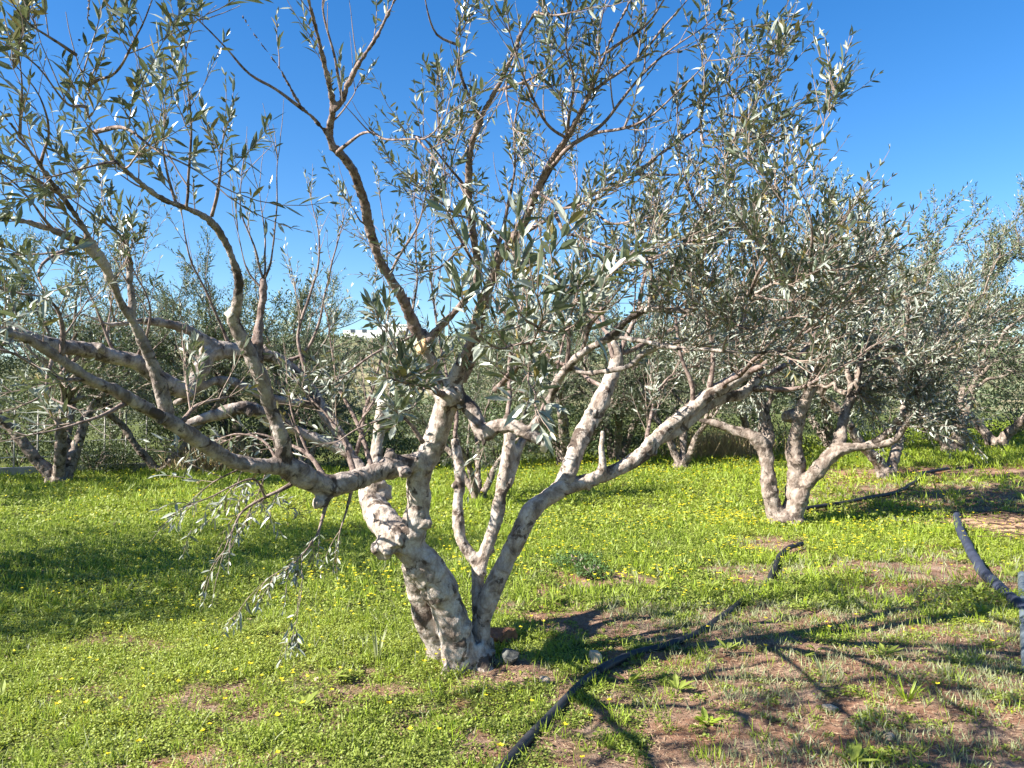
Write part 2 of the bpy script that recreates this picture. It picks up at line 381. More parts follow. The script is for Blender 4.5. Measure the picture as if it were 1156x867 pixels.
# left limb reaching toward the viewer
limb([[(374, 546, 4.12, 13), (367, 561, 4.08, 10), (363, 571, 4.06, 7)], [(480, 520, 4.5, 13), (455, 524, 4.42, 14), (430, 531, 4.32, 13), (398, 543, 4.2, 13), (372, 549, 4.1, 15), (345, 540, 4.0, 15), (322, 527, 3.92, 14), (298, 527, 3.82, 10), (262, 520, 3.68, 10), (232, 503, 3.55, 10), (204, 484, 3.42, 9.5), (166, 460, 3.28, 8.5), (134, 442, 3.16, 7.5), (104, 429, 3.05, 7), (69, 405, 2.92, 6.5), (35, 384, 2.8, 6), (0, 372, 2.65, 5.5), (-70, 350, 2.4, 5)]],
     [[(104, 429, 3.05, 4), (60, 425, 2.9, 3.5), (20, 405, 2.8, 3), (-30, 395, 2.7, 2.5)], [(69, 405, 2.92, 4), (70, 370, 2.9, 3.5), (62, 345, 2.85, 3), (40, 330, 2.8, 2.5), (0, 325, 2.7, 2)],
      [(204, 478, 3.42, 4), (225, 455, 3.5, 3.5), (262, 447, 3.6, 3)], [(150, 452, 3.25, 4), (120, 470, 3.1, 3), (80, 480, 3.0, 2.5), (30, 492, 2.9, 2)]],
     18, .66, (.12, .30), 1.1, leafL=.060)
# upright from the left limb
limb([[(320, 528, 3.92, 13), (318, 505, 3.88, 10), (311, 474, 3.82, 9), (304, 452, 3.78, 9), (298, 432, 3.74, 9), (289, 412, 3.70, 9), (280, 394, 3.66, 9), (268, 372, 3.6, 8.5), (262, 354, 3.56, 8)],
      [(264, 358, 3.57, 6), (269, 335, 3.52, 6), (268, 312, 3.47, 5.5), (256, 280, 3.4, 5.2), (242, 256, 3.32, 5), (226, 243, 3.25, 5), (208, 235, 3.18, 4.8), (185, 226, 3.08, 4.5), (163, 211, 2.98, 4.5), (131, 183, 2.8, 4), (107, 149, 2.62, 4), (97, 121, 2.5, 3.8), (100, 97, 2.4, 3.8), (86, 62, 2.3, 3.5), (94, 22, 2.2, 3), (96, -25, 2.1, 2.5)]],
     [[(239, 244, 3.3, 2.5), (246, 215, 3.25, 2.5), (249, 194, 3.2, 2), (251, 160, 3.15, 1.6)], [(200, 232, 3.15, 2.2), (187, 173, 3.05, 2), (186, 140, 3.0, 1.5)],
      [(210, 236, 3.18, 2), (214, 180, 3.1, 2), (212, 120, 3.0, 1.8), (210, 60, 2.9, 1.5)], [(107, 149, 2.62, 3), (150, 145, 2.5, 2.5), (200, 180, 2.4, 2), (235, 205, 2.4, 1.6)],
      [(86, 62, 2.3, 2.5), (60, 40, 2.2, 2), (30, 20, 2.1, 2), (5, -10, 2.0, 1.6)], [(100, 97, 2.4, 2.5), (130, 70, 2.3, 2), (160, 40, 2.2, 1.8), (175, 0, 2.1, 1.5)],
      [(131, 183, 2.8, 2.5), (100, 190, 2.6, 2), (60, 200, 2.5, 2)], [(97, 121, 2.5, 2.5), (70, 110, 2.3, 2), (40, 80, 2.2, 2), (0, 50, 2.1, 1.6)]],
     14, .85, (.12, .30), .7, leafL=.062)
# side upright with fork
limb([[(292, 410, 3.7, 6), (292, 385, 3.72, 6.5), (294, 363, 3.74, 5), (299, 330, 3.74, 4), (298, 314, 3.74, 4)]],
     [[(298, 316, 3.74, 2), (288, 290, 3.7, 1.6), (275, 240, 3.65, 1.4), (272, 195, 3.6, 1.2)], [(298, 316, 3.74, 2), (306, 290, 3.7, 1.6), (311, 240, 3.65, 1.4), (316, 180, 3.6, 1.2)], [(298, 314, 3.74, 1.8), (302, 270, 3.7, 1.5), (296, 215, 3.65, 1.2)], [(299, 330, 3.74, 1.8), (280, 300, 3.7, 1.4), (268, 262, 3.65, 1.1)]],
     7, .35, (.1, .22), .2)
# long one from the left limb up to the left corner
limb([[(190, 478, 3.4, 9), (187, 458, 3.38, 8.5), (180, 430, 3.34, 8), (170, 403, 3.3, 7.5), (156, 373, 3.24, 7), (138, 346, 3.16, 6.5), (126, 318, 3.08, 6), (114, 290, 3.0, 5.5), (104, 277, 2.95, 5), (86, 246, 2.85, 4.5), (69, 221, 2.76, 4.2), (45, 187, 2.62, 4), (22, 155, 2.5, 3.6), (0, 125, 2.4, 3.2), (-60, 60, 2.2, 2.5)],
      [(126, 316, 3.08, 6), (112, 295, 3.0, 6), (95, 276, 2.92, 6), (60, 259, 2.8, 5.5), (25, 248, 2.65, 5), (0, 243, 2.55, 5), (-60, 230, 2.35, 4)],
      [(149, 356, 3.2, 5), (150, 330, 3.2, 5), (149, 300, 3.2, 5), (145, 282, 3.2, 3), (133, 255, 3.15, 2.5), (115, 225, 3.1, 2), (95, 200, 3.05, 1.6)]],
     [[(149, 298, 3.2, 2.5), (135, 270, 3.1, 2), (100, 240, 3.0, 2), (80, 225, 2.9, 1.5)], [(45, 187, 2.62, 2.5), (60, 150, 2.5, 2), (50, 110, 2.4, 1.8), (20, 70, 2.3, 1.5)], [(69, 221, 2.76, 2.2), (30, 200, 2.6, 2), (-10, 180, 2.5, 1.6)],
      [(60, 259, 2.8, 2.5), (40, 230, 2.6, 2), (15, 205, 2.5, 1.6), (-20, 185, 2.4, 1.5)], [(95, 276, 2.92, 3), (60, 290, 2.7, 2.5), (45, 310, 2.5, 2), (55, 330, 2.3, 1.6)], [(22, 155, 2.5, 2.2), (30, 110, 2.4, 2), (22, 60, 2.3, 1.5)]],
     14, .85, (.12, .30), .7, leafL=.062)
# rear limbs beyond the trunk, running left
limb([[(421, 560, 4.94, 11), (400, 520, 5.1, 8), (370, 470, 5.25, 8), (345, 432, 5.3, 8), (318, 408, 5.25, 8), (290, 400, 5.15, 9), (262, 396, 5.05, 10), (237, 397, 4.95, 12), (228, 415, 4.9, 10), (215, 432, 4.85, 10), (205, 440, 4.8, 11), (180, 428, 4.7, 9.5), (155, 410, 4.6, 10), (130, 404, 4.5, 10), (95, 395, 4.35, 9), (60, 390, 4.2, 8), (20, 378, 4.05, 7), (-40, 370, 3.85, 6)],
      [(240, 390, 4.95, 10), (225, 380, 4.9, 7), (208, 372, 4.85, 7.5), (185, 366, 4.75, 6), (158, 363, 4.65, 5), (125, 366, 4.5, 4), (95, 355, 4.4, 3), (60, 362, 4.25, 2.5)],
      [(395, 512, 5.1, 8), (345, 490, 5.1, 7), (301, 470, 4.95, 8), (277, 460, 4.88, 8), (242, 469, 4.8, 7), (208, 480, 4.75, 5)],
      [(360, 455, 5.25, 7), (325, 452, 5.15, 6), (295, 445, 5.05, 6), (262, 429, 5.0, 5.5), (240, 432, 4.95, 5.5), (215, 448, 4.9, 4.5), (195, 456, 4.85, 3)]],
     [[(345, 432, 5.3, 3), (335, 380, 5.3, 2.5), (350, 330, 5.3, 2.2), (362, 280, 5.3, 1.8), (350, 225, 5.3, 1.4)], [(318, 408, 5.25, 3), (340, 400, 5.3, 2.5), (362, 365, 5.3, 2.2), (375, 290, 5.3, 1.8), (385, 250, 5.3, 1.4)],
      [(262, 396, 5.05, 2.5), (235, 330, 4.9, 2), (215, 290, 4.8, 2), (205, 250, 4.75, 1.5)], [(155, 405, 4.6, 2.5), (170, 350, 4.5, 2), (150, 300, 4.4, 2)], [(130, 400, 4.5, 2.5), (105, 340, 4.4, 2), (85, 300, 4.3, 2)],
      [(60, 390, 4.2, 3), (50, 440, 4.1, 2.5), (90, 460, 4.0, 2)], [(400, 520, 5.1, 3), (420, 440, 5.2, 2.5), (435, 380, 5.2, 2.2), (440, 300, 5.2, 1.8), (430, 230, 5.2, 1.4)],
      [(95, 395, 4.35, 3), (55, 440, 4.2, 2.5), (20, 460, 4.1, 2.2)], [(430, 470, 5.1, 2.5), (460, 380, 5.2, 2.2), (470, 300, 5.2, 2), (465, 220, 5.2, 1.5)]],
     14, .7, (.12, .3), 1.0)
# dark riser from the stub
limb([[(478, 388, 4.32, 9), (470, 373, 4.28, 8), (460, 350, 4.2, 6.5), (449, 328, 4.12, 6.5), (435, 303, 4.04, 6.2), (426, 284, 3.98, 6), (415, 254, 3.88, 6), (411, 225, 3.8, 6), (402, 200, 3.72, 6), (391, 184, 3.67, 6), (376, 168, 3.62, 6.5)],
      [(376, 170, 3.62, 5), (373, 148, 3.58, 5), (377, 121, 3.5, 4.8), (373, 95, 3.42, 4.6), (365, 62, 3.33, 4.3), (357, 30, 3.24, 4), (349, 0, 3.15, 4), (340, -40, 3.05, 3.5)],
      [(377, 125, 3.5, 4), (387, 114, 3.47, 4), (399, 88, 3.42, 3.8), (411, 62, 3.36, 3.6), (430, 32, 3.3, 3.4), (446, 2, 3.24, 3.2), (458, -40, 3.15, 3)],
      [(374, 165, 3.6, 3.5), (366, 150, 3.56, 3.2), (350, 130, 3.5, 3), (339, 121, 3.46, 2.8), (325, 96, 3.4, 2.6), (311, 69, 3.33, 2.4), (294, 42, 3.26, 2.2), (274, 16, 3.2, 2), (255, -20, 3.1, 1.8)]],
     [[(343, 124, 3.48, 2.5), (310, 102, 3.4, 2.2), (284, 86, 3.34, 2), (262, 60, 3.28, 1.8), (235, 32, 3.2, 1.6), (205, 5, 3.1, 1.4)], [(380, 173, 3.62, 2.8), (395, 158, 3.5, 2.4), (413, 148, 3.4, 2.2), (440, 155, 3.2, 2), (477, 159, 3.0, 1.8), (500, 130, 2.9, 1.4)],
      [(387, 114, 3.47, 2.5), (382, 70, 3.4, 2.2), (370, 20, 3.35, 2), (365, -20, 3.3, 1.6)], [(418, 255, 3.9, 1.8), (405, 250, 3.85, 1.4), (395, 235, 3.8, 1.2)], [(440, 310, 4.06, 2), (470, 260, 4.0, 1.8), (485, 200, 3.9, 1.5), (495, 160, 3.85, 1.2)],
      [(470, 155, 3.0, 1.8), (500, 190, 2.9, 1.6), (520, 205, 2.9, 1.3)]],
     8, .8, (.12, .3), .45)
# central risers
limb([[(482, 388, 4.3, 8), (497, 365, 4.22, 5.5), (515, 350, 4.15, 5), (531, 330, 4.08, 5), (538, 300, 4.0, 4.8), (535, 263, 3.9, 4.8), (530, 225, 3.8, 4.8), (532, 173, 3.66, 4.6), (536, 150, 3.6, 4.5), (540, 135, 3.56, 4.5)],
      [(540, 137, 3.56, 3), (533, 113, 3.5, 3), (525, 93, 3.45, 2.8), (517, 70, 3.4, 2.6), (515, 48, 3.35, 2.5), (516, 0, 3.25, 2.3), (514, -40, 3.2, 2)],
      [(540, 137, 3.56, 4), (552, 118, 3.5, 4), (561, 102, 3.45, 4), (573, 74, 3.38, 3.6), (584, 45, 3.3, 3.4), (604, 14, 3.22, 3.2), (620, -30, 3.1, 3)]],
     [[(515, 50, 3.35, 2), (495, 35, 3.3, 1.8), (483, 5, 3.2, 1.5), (478, -20, 3.15, 1.2)], [(530, 217, 3.8, 2.2), (510, 195, 3.7, 2), (480, 160, 3.5, 1.8), (460, 150, 3.3, 1.5)], [(604, 14, 3.22, 2.2), (630, 15, 3.1, 2), (665, 5, 3.0, 1.8)],
      [(538, 300, 4.0, 2.5), (515, 260, 3.9, 2), (500, 200, 3.8, 1.8), (498, 140, 3.7, 1.4)], [(584, 45, 3.3, 2.2), (575, 100, 3.1, 2), (580, 140, 3.0, 1.6)], [(561, 102, 3.45, 2.2), (600, 90, 3.3, 2), (640, 60, 3.2, 1.6)],
      [(534, 260, 3.9, 2.5), (500, 300, 3.6, 2), (470, 310, 3.4, 1.6)]],
     14, .9, (.10, .28), .7)
limb([[(520, 412, 4.38, 8), (528, 395, 4.32, 6.5), (536, 370, 4.24, 6), (545, 335, 4.12, 6), (556, 310, 4.02, 6.5), (570, 285, 3.92, 7), (583, 262, 3.83, 7), (595, 241, 3.75, 6.5), (606, 215, 3.66, 5.8), (620, 190, 3.56, 5.4), (640, 156, 3.44, 5), (655, 128, 3.34, 4.6), (667, 104, 3.26, 4.4), (685, 59, 3.1, 4), (697, 30, 3.0, 3.6), (710, 0, 2.9, 3.4), (730, -50, 2.75, 3)]],
     [[(620, 190, 3.56, 3.5), (650, 165, 3.45, 3.2), (669, 150, 3.4, 3), (692, 125, 3.3, 2.8), (713, 103, 3.22, 2.6), (736, 76, 3.14, 2.4), (760, 55, 3.06, 2), (790, 35, 3.0, 1.6)], [(595, 243, 3.75, 3.2), (615, 205, 3.7, 3), (640, 159, 3.6, 2.6), (660, 115, 3.5, 2.4), (668, 90, 3.45, 2.2), (680, 30, 3.35, 1.8), (690, -20, 3.3, 1.5)],
      [(556, 310, 4.02, 3), (570, 260, 3.95, 2.8), (577, 210, 3.85, 2.4), (580, 140, 3.75, 2), (590, 80, 3.7, 1.6)], [(640, 156, 3.44, 2.5), (650, 100, 3.3, 2.2), (640, 50, 3.2, 2), (650, 0, 3.1, 1.6)], [(667, 104, 3.26, 2.5), (720, 70, 3.1, 2.2), (760, 20, 2.95, 2), (790, -20, 2.9, 1.5)],
      [(685, 59, 3.1, 2.5), (730, 30, 2.95, 2.2), (760, -10, 2.8, 1.8)], [(570, 285, 3.92, 3), (540, 250, 3.8, 2.4), (510, 240, 3.7, 2), (480, 215, 3.6, 1.5)], [(667, 152, 3.4, 2.5), (720, 140, 3.2, 2.2), (770, 100, 3.0, 1.8), (800, 70, 2.9, 1.4)],
      [(605, 217, 3.66, 2.5), (640, 230, 3.4, 2.2), (690, 215, 3.2, 2)], [(640, 156, 3.44, 2.4), (610, 130, 3.2, 2.2), (590, 90, 3.0, 2), (575, 40, 2.8, 1.5)]],
     14, .88, (.12, .3), .9)
limb([[(522, 430, 4.42, 6), (535, 400, 4.35, 5), (548, 350, 4.2, 4.4), (560, 297, 4.05, 4.2), (577, 272, 3.98, 4), (600, 258, 3.9, 3.8), (625, 241, 3.8, 3.8), (657, 226, 3.7, 3.8), (690, 210, 3.58, 3.6), (716, 197, 3.5, 3.4), (722, 178, 3.45, 3), (735, 155, 3.38, 2.8), (766, 126, 3.28, 2.5), (796, 112, 3.17, 2.2), (815, 96, 3.1, 1.8)],
      [(716, 198, 3.5, 3), (740, 180, 3.42, 2.8), (765, 160, 3.34, 2.7), (790, 142, 3.26, 2.6), (811, 128, 3.2, 2.6), (820, 108, 3.15, 2.4), (829, 93, 3.1, 2.2), (840, 78, 3.04, 2), (858, 66, 3.0, 1.6)],
      [(722, 197, 3.5, 2.6), (756, 199, 3.4, 2.3), (790, 196, 3.3, 2), (816, 190, 3.22, 1.8), (850, 175, 3.1, 1.4)]],
     [[(811, 128, 3.2, 2), (840, 130, 3.1, 1.8), (860, 100, 3.0, 1.4)], [(657, 226, 3.7, 2.5), (690, 250, 3.5, 2.2), (730, 245, 3.3, 2)], [(625, 241, 3.8, 2.5), (640, 265, 3.6, 2.4), (680, 275, 3.4, 2.2), (716, 282, 3.2, 2), (760, 270, 3.0, 1.6)],
      [(669, 288, 3.6, 2.5), (720, 292, 3.4, 2.2), (770, 280, 3.2, 1.8), (820, 250, 3.0, 1.5)], [(577, 272, 3.98, 2.4), (590, 310, 3.7, 2.2), (640, 320, 3.5, 2), (690, 310, 3.3, 1.6)], [(790, 142, 3.26, 1.8), (800, 170, 3.1, 1.6), (830, 160, 3.0, 1.3)]],
     16, .88, (.12, .3), 1.0)
# right-hand knuckled limb and its dark fans
limb([[(514, 448, 4.46, 10), (528, 458, 4.42, 9.5), (540, 478, 4.38, 10), (549, 489, 4.36, 12), (562, 482, 4.33, 9), (580, 480, 4.3, 8.5), (597, 488, 4.26, 8.5), (612, 498, 4.22, 7.5), (617, 501, 4.2, 7)],
      [(549, 487, 4.35, 8), (546, 500, 4.34, 4), (546, 506, 4.34, 2)],
      [(600, 486, 4.25, 7), (610, 472, 4.2, 7), (619, 458, 4.14, 5.6), (629, 432, 4.05, 5.4), (640, 416, 3.98, 5.6), (653, 403, 3.92, 6), (670, 391, 3.84, 6), (688, 380, 3.76, 6), (702, 366, 3.7, 5.6), (716, 355, 3.63, 5.4), (733, 349, 3.56, 5.6), (756, 351, 3.47, 5), (780, 350, 3.38, 4.8), (812, 342, 3.24, 4.4), (845, 334, 3.08, 4), (880, 315, 2.9, 3.4), (912, 300, 2.75, 2.6), (935, 285, 2.65, 2)],
      [(690, 379, 3.76, 4.5), (705, 382, 3.72, 4), (730, 386, 3.64, 4), (760, 391, 3.54, 4), (800, 396, 3.4, 3.6), (845, 398, 3.25, 3.2), (890, 393, 3.1, 2.8), (940, 378, 2.95, 2.3), (985, 350, 2.8, 1.8)],
      [(644, 415, 3.98, 4), (660, 420, 3.95, 4), (685, 418, 3.9, 4.2), (709, 415, 3.82, 4.2), (726, 401, 3.75, 4.2), (750, 392, 3.68, 4), (785, 380, 3.56, 3.4), (820, 358, 3.42, 3), (858, 330, 3.25, 2.6), (895, 300, 3.1, 2), (935, 262, 2.95, 1.6)],
      [(734, 348, 3.56, 3.6), (745, 328, 3.55, 3.4), (757, 312, 3.52, 3.3), (768, 290, 3.48, 3.2), (778, 272, 3.44, 3.2), (795, 240, 3.36, 3), (806, 218, 3.3, 2.6), (818, 198, 3.25, 2.2), (840, 165, 3.15, 1.8), (865, 140, 3.05, 1.4)]],
     [[(655, 400, 3.92, 4), (658, 390, 3.88, 3.6), (663, 372, 3.82, 4), (671, 359, 3.77, 3.4), (685, 340, 3.7, 2.4), (698, 326, 3.64, 2)], [(640, 414, 3.98, 3), (640, 370, 3.9, 2.8), (645, 345, 3.84, 2.6), (660, 330, 3.78, 2.4), (682, 321, 3.7, 2.3), (712, 319, 3.6, 2.2), (740, 300, 3.5, 1.6)],
      [(845, 334, 3.08, 2.5), (870, 290, 2.9, 2.2), (880, 255, 2.8, 2), (886, 220, 2.75, 1.5)], [(880, 315, 2.9, 2.5), (925, 308, 2.75, 2.2), (960, 300, 2.65, 1.8), (985, 290, 2.6, 1.4)], [(778, 272, 3.44, 2.2), (800, 275, 3.3, 2), (840, 250, 3.15, 1.8), (870, 210, 3.0, 1.4)],
      [(780, 350, 3.38, 2.5), (800, 320, 3.3, 2.2), (830, 290, 3.2, 2), (850, 255, 3.1, 1.5)], [(915, 290, 2.72, 2.2), (918, 262, 2.65, 2), (914, 235, 2.6, 1.6), (905, 215, 2.55, 1.2)], [(925, 292, 2.7, 1.8), (938, 272, 2.65, 1.5), (948, 258, 2.6, 1.2)],
      [(890, 393, 3.1, 2.2), (930, 340, 2.9, 2), (970, 310, 2.8, 1.5)], [(733, 349, 3.56, 2.5), (735, 300, 3.5, 2.2), (725, 260, 3.4, 1.8)], [(820, 358, 3.42, 2.2), (850, 370, 3.2, 1.8), (900, 360, 3.0, 1.5)],
      [(795, 240, 3.36, 2), (775, 210, 3.3, 1.8), (770, 175, 3.2, 1.4)]],
     34, .92, (.09, .25), 1.4, leafL=.046)
# rear right stem up and out
limb([[(632, 556, 4.77, 11), (640, 535, 4.8, 10.5), (650, 508, 4.86, 10.5), (660, 485, 4.92, 11), (674, 460, 5.0, 11), (684, 438, 5.06, 10.5), (694, 418, 5.12, 10.5), (697, 402, 5.14, 8), (690, 380, 5.14, 4)]],
     [[(697, 405, 5.14, 4), (720, 350, 5.2, 3.4), (735, 290, 5.2, 2.8), (745, 220, 5.2, 2)], [(694, 415, 5.12, 4), (680, 350, 5.2, 3.2), (660, 290, 5.3, 2.8), (650, 200, 5.3, 2)], [(690, 380, 5.14, 3.5), (640, 330, 5.3, 2.8), (610, 270, 5.4, 2.2), (600, 190, 5.4, 1.6)],
      [(697, 400, 5.14, 3.5), (760, 370, 5.4, 3), (800, 320, 5.5, 2.6), (825, 260, 5.6, 2)], [(684, 438, 5.06, 3), (620, 400, 5.5, 2.6), (560, 340, 5.7, 2.4), (520, 270, 5.7, 2), (500, 200, 5.7, 1.5)]],
     19, .9, (.14, .34), 1.2)
limb([[(632, 553, 4.77, 10), (648, 549, 4.79, 9.5), (667, 543, 4.82, 9.5), (684, 536, 4.84, 9.5), (700, 528, 4.86, 9), (714, 520, 4.88, 10), (728, 510, 4.9, 9.5), (747, 489, 4.93, 9), (765, 474, 4.95, 9), (784, 460, 4.98, 9), (800, 446, 5.0, 8.5), (815, 437, 5.02, 9), (832, 426, 5.04, 10), (846, 418, 5.05, 8)],
      [(742, 498, 4.95, 6.5), (765, 486, 5.0, 7.5), (782, 472, 5.04, 8), (800, 458, 5.08, 8), (818, 449, 5.1, 8), (834, 446, 5.14, 7.5), (846, 438, 5.16, 7), (856, 425, 5.16, 5)],
      [(660, 545, 4.8, 5), (678, 530, 4.8, 6), (678, 505, 4.8, 3.6), (680, 485, 4.8, 3)]],
     [[(846, 418, 5.05, 5), (870, 380, 5.1, 4.2), (900, 340, 5.1, 3.6), (925, 300, 5.1, 3), (945, 255, 5.1, 2)], [(832, 424, 5.04, 5), (835, 370, 5.0, 4.2), (850, 310, 4.9, 3.4), (865, 255, 4.8, 2.6), (875, 205, 4.7, 1.8)], [(800, 446, 5.0, 4.2), (806, 405, 4.95, 3.8), (800, 360, 4.9, 3.2), (790, 290, 4.8, 2.4), (800, 220, 4.7, 1.8)],
      [(856, 425, 5.16, 4.5), (900, 400, 5.2, 3.8), (945, 350, 5.2, 3.2), (980, 320, 5.2, 2.6), (1000, 290, 5.2, 2)], [(846, 438, 5.16, 4.5), (890, 440, 5.0, 3.8), (940, 420, 4.8, 3.2), (985, 390, 4.7, 2.4)], [(784, 460, 4.98, 3.5), (770, 400, 4.95, 3), (760, 340, 4.9, 2.6), (750, 250, 4.8, 2)],
      [(846, 420, 5.05, 4), (880, 400, 4.6, 3.4), (920, 370, 4.3, 3), (960, 330, 4.0, 2.4)], [(728, 508, 4.9, 3), (745, 440, 5.1, 2.6), (770, 420, 5.2, 2.2), (790, 415, 5.2, 1.8)], [(815, 437, 5.02, 4), (850, 410, 4.5, 3.4), (880, 370, 4.1, 2.8), (910, 330, 3.8, 2.2)]],
     30, .92, (.14, .34), 1.6, leafL=.050)
# thin double stem
limb([[(541, 650, 4.85, 9), (541, 638, 4.86, 8.5), (531, 626, 4.87, 7.5), (521, 608, 4.89, 7), (518, 588, 4.9, 7), (518, 567, 4.92, 6.5), (520, 548, 4.94, 7), (518, 529, 4.96, 7), (516, 512, 4.98, 5.5), (514, 495, 5.0, 4.5)],
      [(541, 645, 4.85, 8.5), (548, 625, 4.86, 8), (555, 605, 4.88, 7.5), (562, 578, 4.9, 8), (567, 555, 4.92, 8), (571, 530, 4.94, 8.5), (574, 505, 4.96, 8), (575, 485, 4.98, 7), (573, 468, 5.0, 6)],
      [(568, 552, 4.92, 6), (577, 540, 4.94, 6.5), (583, 520, 4.98, 5.5), (588, 503, 5.02, 5.2), (597, 491, 5.06, 4), (606, 478, 5.1, 3)]],
     [[(514, 495, 5.0, 3), (510, 440, 5.1, 2.6), (495, 370, 5.3, 2.2), (485, 280, 5.4, 1.8)], [(573, 470, 5.0, 3.5), (575, 400, 5.1, 3), (590, 330, 5.2, 2.4), (585, 240, 5.2, 1.8)], [(606, 478, 5.1, 2.5), (625, 430, 5.3, 2.2), (640, 360, 5.4, 2), (660, 280, 5.5, 1.6)]],
     12, .8, (.18, .4), 1.0)
limb([[(370, 545, 4.2, 4), (350, 515, 4.25, 3), (320, 500, 4.3, 2.6), (285, 490, 4.3, 2.2), (250, 500, 4.25, 1.8)], [(400, 535, 4.25, 4), (390, 500, 4.3, 3), (370, 470, 4.35, 2.6), (350, 450, 4.35, 2.2)], [(420, 530, 4.3, 4), (405, 480, 4.4, 3), (385, 440, 4.45, 2.5), (375, 400, 4.45, 2), (370, 360, 4.45, 1.6)], [(340, 540, 4.1, 3), (300, 520, 4.2, 2.4), (270, 530, 4.2, 2), (240, 545, 4.15, 1.6)]],
     [[(405, 480, 4.4, 2), (430, 440, 4.5, 1.8), (445, 400, 4.5, 1.4)], [(350, 515, 4.25, 2), (330, 470, 4.3, 1.8), (325, 430, 4.3, 1.4)], [(320, 500, 4.3, 2), (300, 540, 4.2, 1.6), (290, 560, 4.2, 1.3)]],
     19, .85, (.12, .3), .9, down=.25, thick=False, leafL=.06)
# near leafy sprays that lean toward the viewer
limb([[(560, 440, 4.3, 5), (575, 425, 3.9, 4), (590, 405, 3.4, 3.5), (600, 388, 2.9, 3.2), (608, 372, 2.5, 3), (612, 356, 2.25, 2.6), (606, 335, 2.1, 2)]],
     [[(600, 388, 2.9, 2), (560, 390, 2.6, 1.8), (535, 370, 2.4, 1.5), (520, 345, 2.3, 1.2)], [(608, 372, 2.5, 2), (640, 370, 2.3, 1.8), (660, 350, 2.2, 1.4)], [(590, 405, 3.4, 2), (600, 430, 2.9, 1.8), (600, 455, 2.6, 1.5)], [(608, 372, 2.5, 2), (585, 350, 2.3, 1.8), (570, 320, 2.2, 1.4)]],
     22, .95, (.07, .16), .9, thick=False, leafL=.078)
limb([[(500, 445, 4.4, 5), (490, 440, 3.9, 4), (475, 436, 3.4, 3.4), (462, 432, 2.9, 3), (450, 432, 2.55, 2.4), (438, 428, 2.4, 1.8)]],
     [[(462, 432, 2.9, 1.8), (480, 420, 2.7, 1.6), (495, 405, 2.6, 1.3)], [(475, 436, 3.4, 1.8), (470, 455, 3.0, 1.6), (450, 465, 2.8, 1.3)]],
     22, .95, (.05, .11), .7, thick=False, leafL=.078)
# bare sucker and hanging sprays
limb([[(478, 500, 4.4, 3), (462, 478, 4.35, 2.2), (450, 470, 4.3, 2), (430, 474, 4.25, 2), (405, 484, 4.2, 1.8), (384, 498, 4.15, 1.5)], [(470, 378, 4.28, 3), (455, 385, 4.2, 2.4), (425, 398, 4.1, 2.2), (390, 422, 4.0, 2)]], [], 3, .5, (.08, .16), 0., thick=False)
limb([[(340, 538, 4.0, 4), (322, 552, 3.95, 3), (300, 562, 3.9, 2.5), (275, 575, 3.85, 2.2), (262, 598, 3.8, 2), (252, 622, 3.75, 1.5)], [(372, 553, 4.1, 4), (366, 578, 4.05, 2.6), (358, 603, 4.0, 2.2), (342, 625, 3.95, 1.8), (328, 640, 3.92, 1.4)], [(398, 548, 4.2, 3), (392, 575, 4.15, 2.2), (385, 598, 4.1, 1.6)], [(300, 562, 3.9, 2), (285, 540, 3.8, 1.8), (240, 560, 3.7, 1.6), (215, 570, 3.65, 1.2)], [(320, 540, 3.92, 3), (300, 500, 4.0, 2.2), (270, 490, 4.05, 1.8), (240, 500, 4.1, 1.4)]], [],
     18, .85, (.1, .22), .6, down=.8, thick=False, leafL=.056)
TWIG = plain('twig_bark', (.23, .175, .145), .85, .2, .35, 30)
limb_objs = []
nl = 0
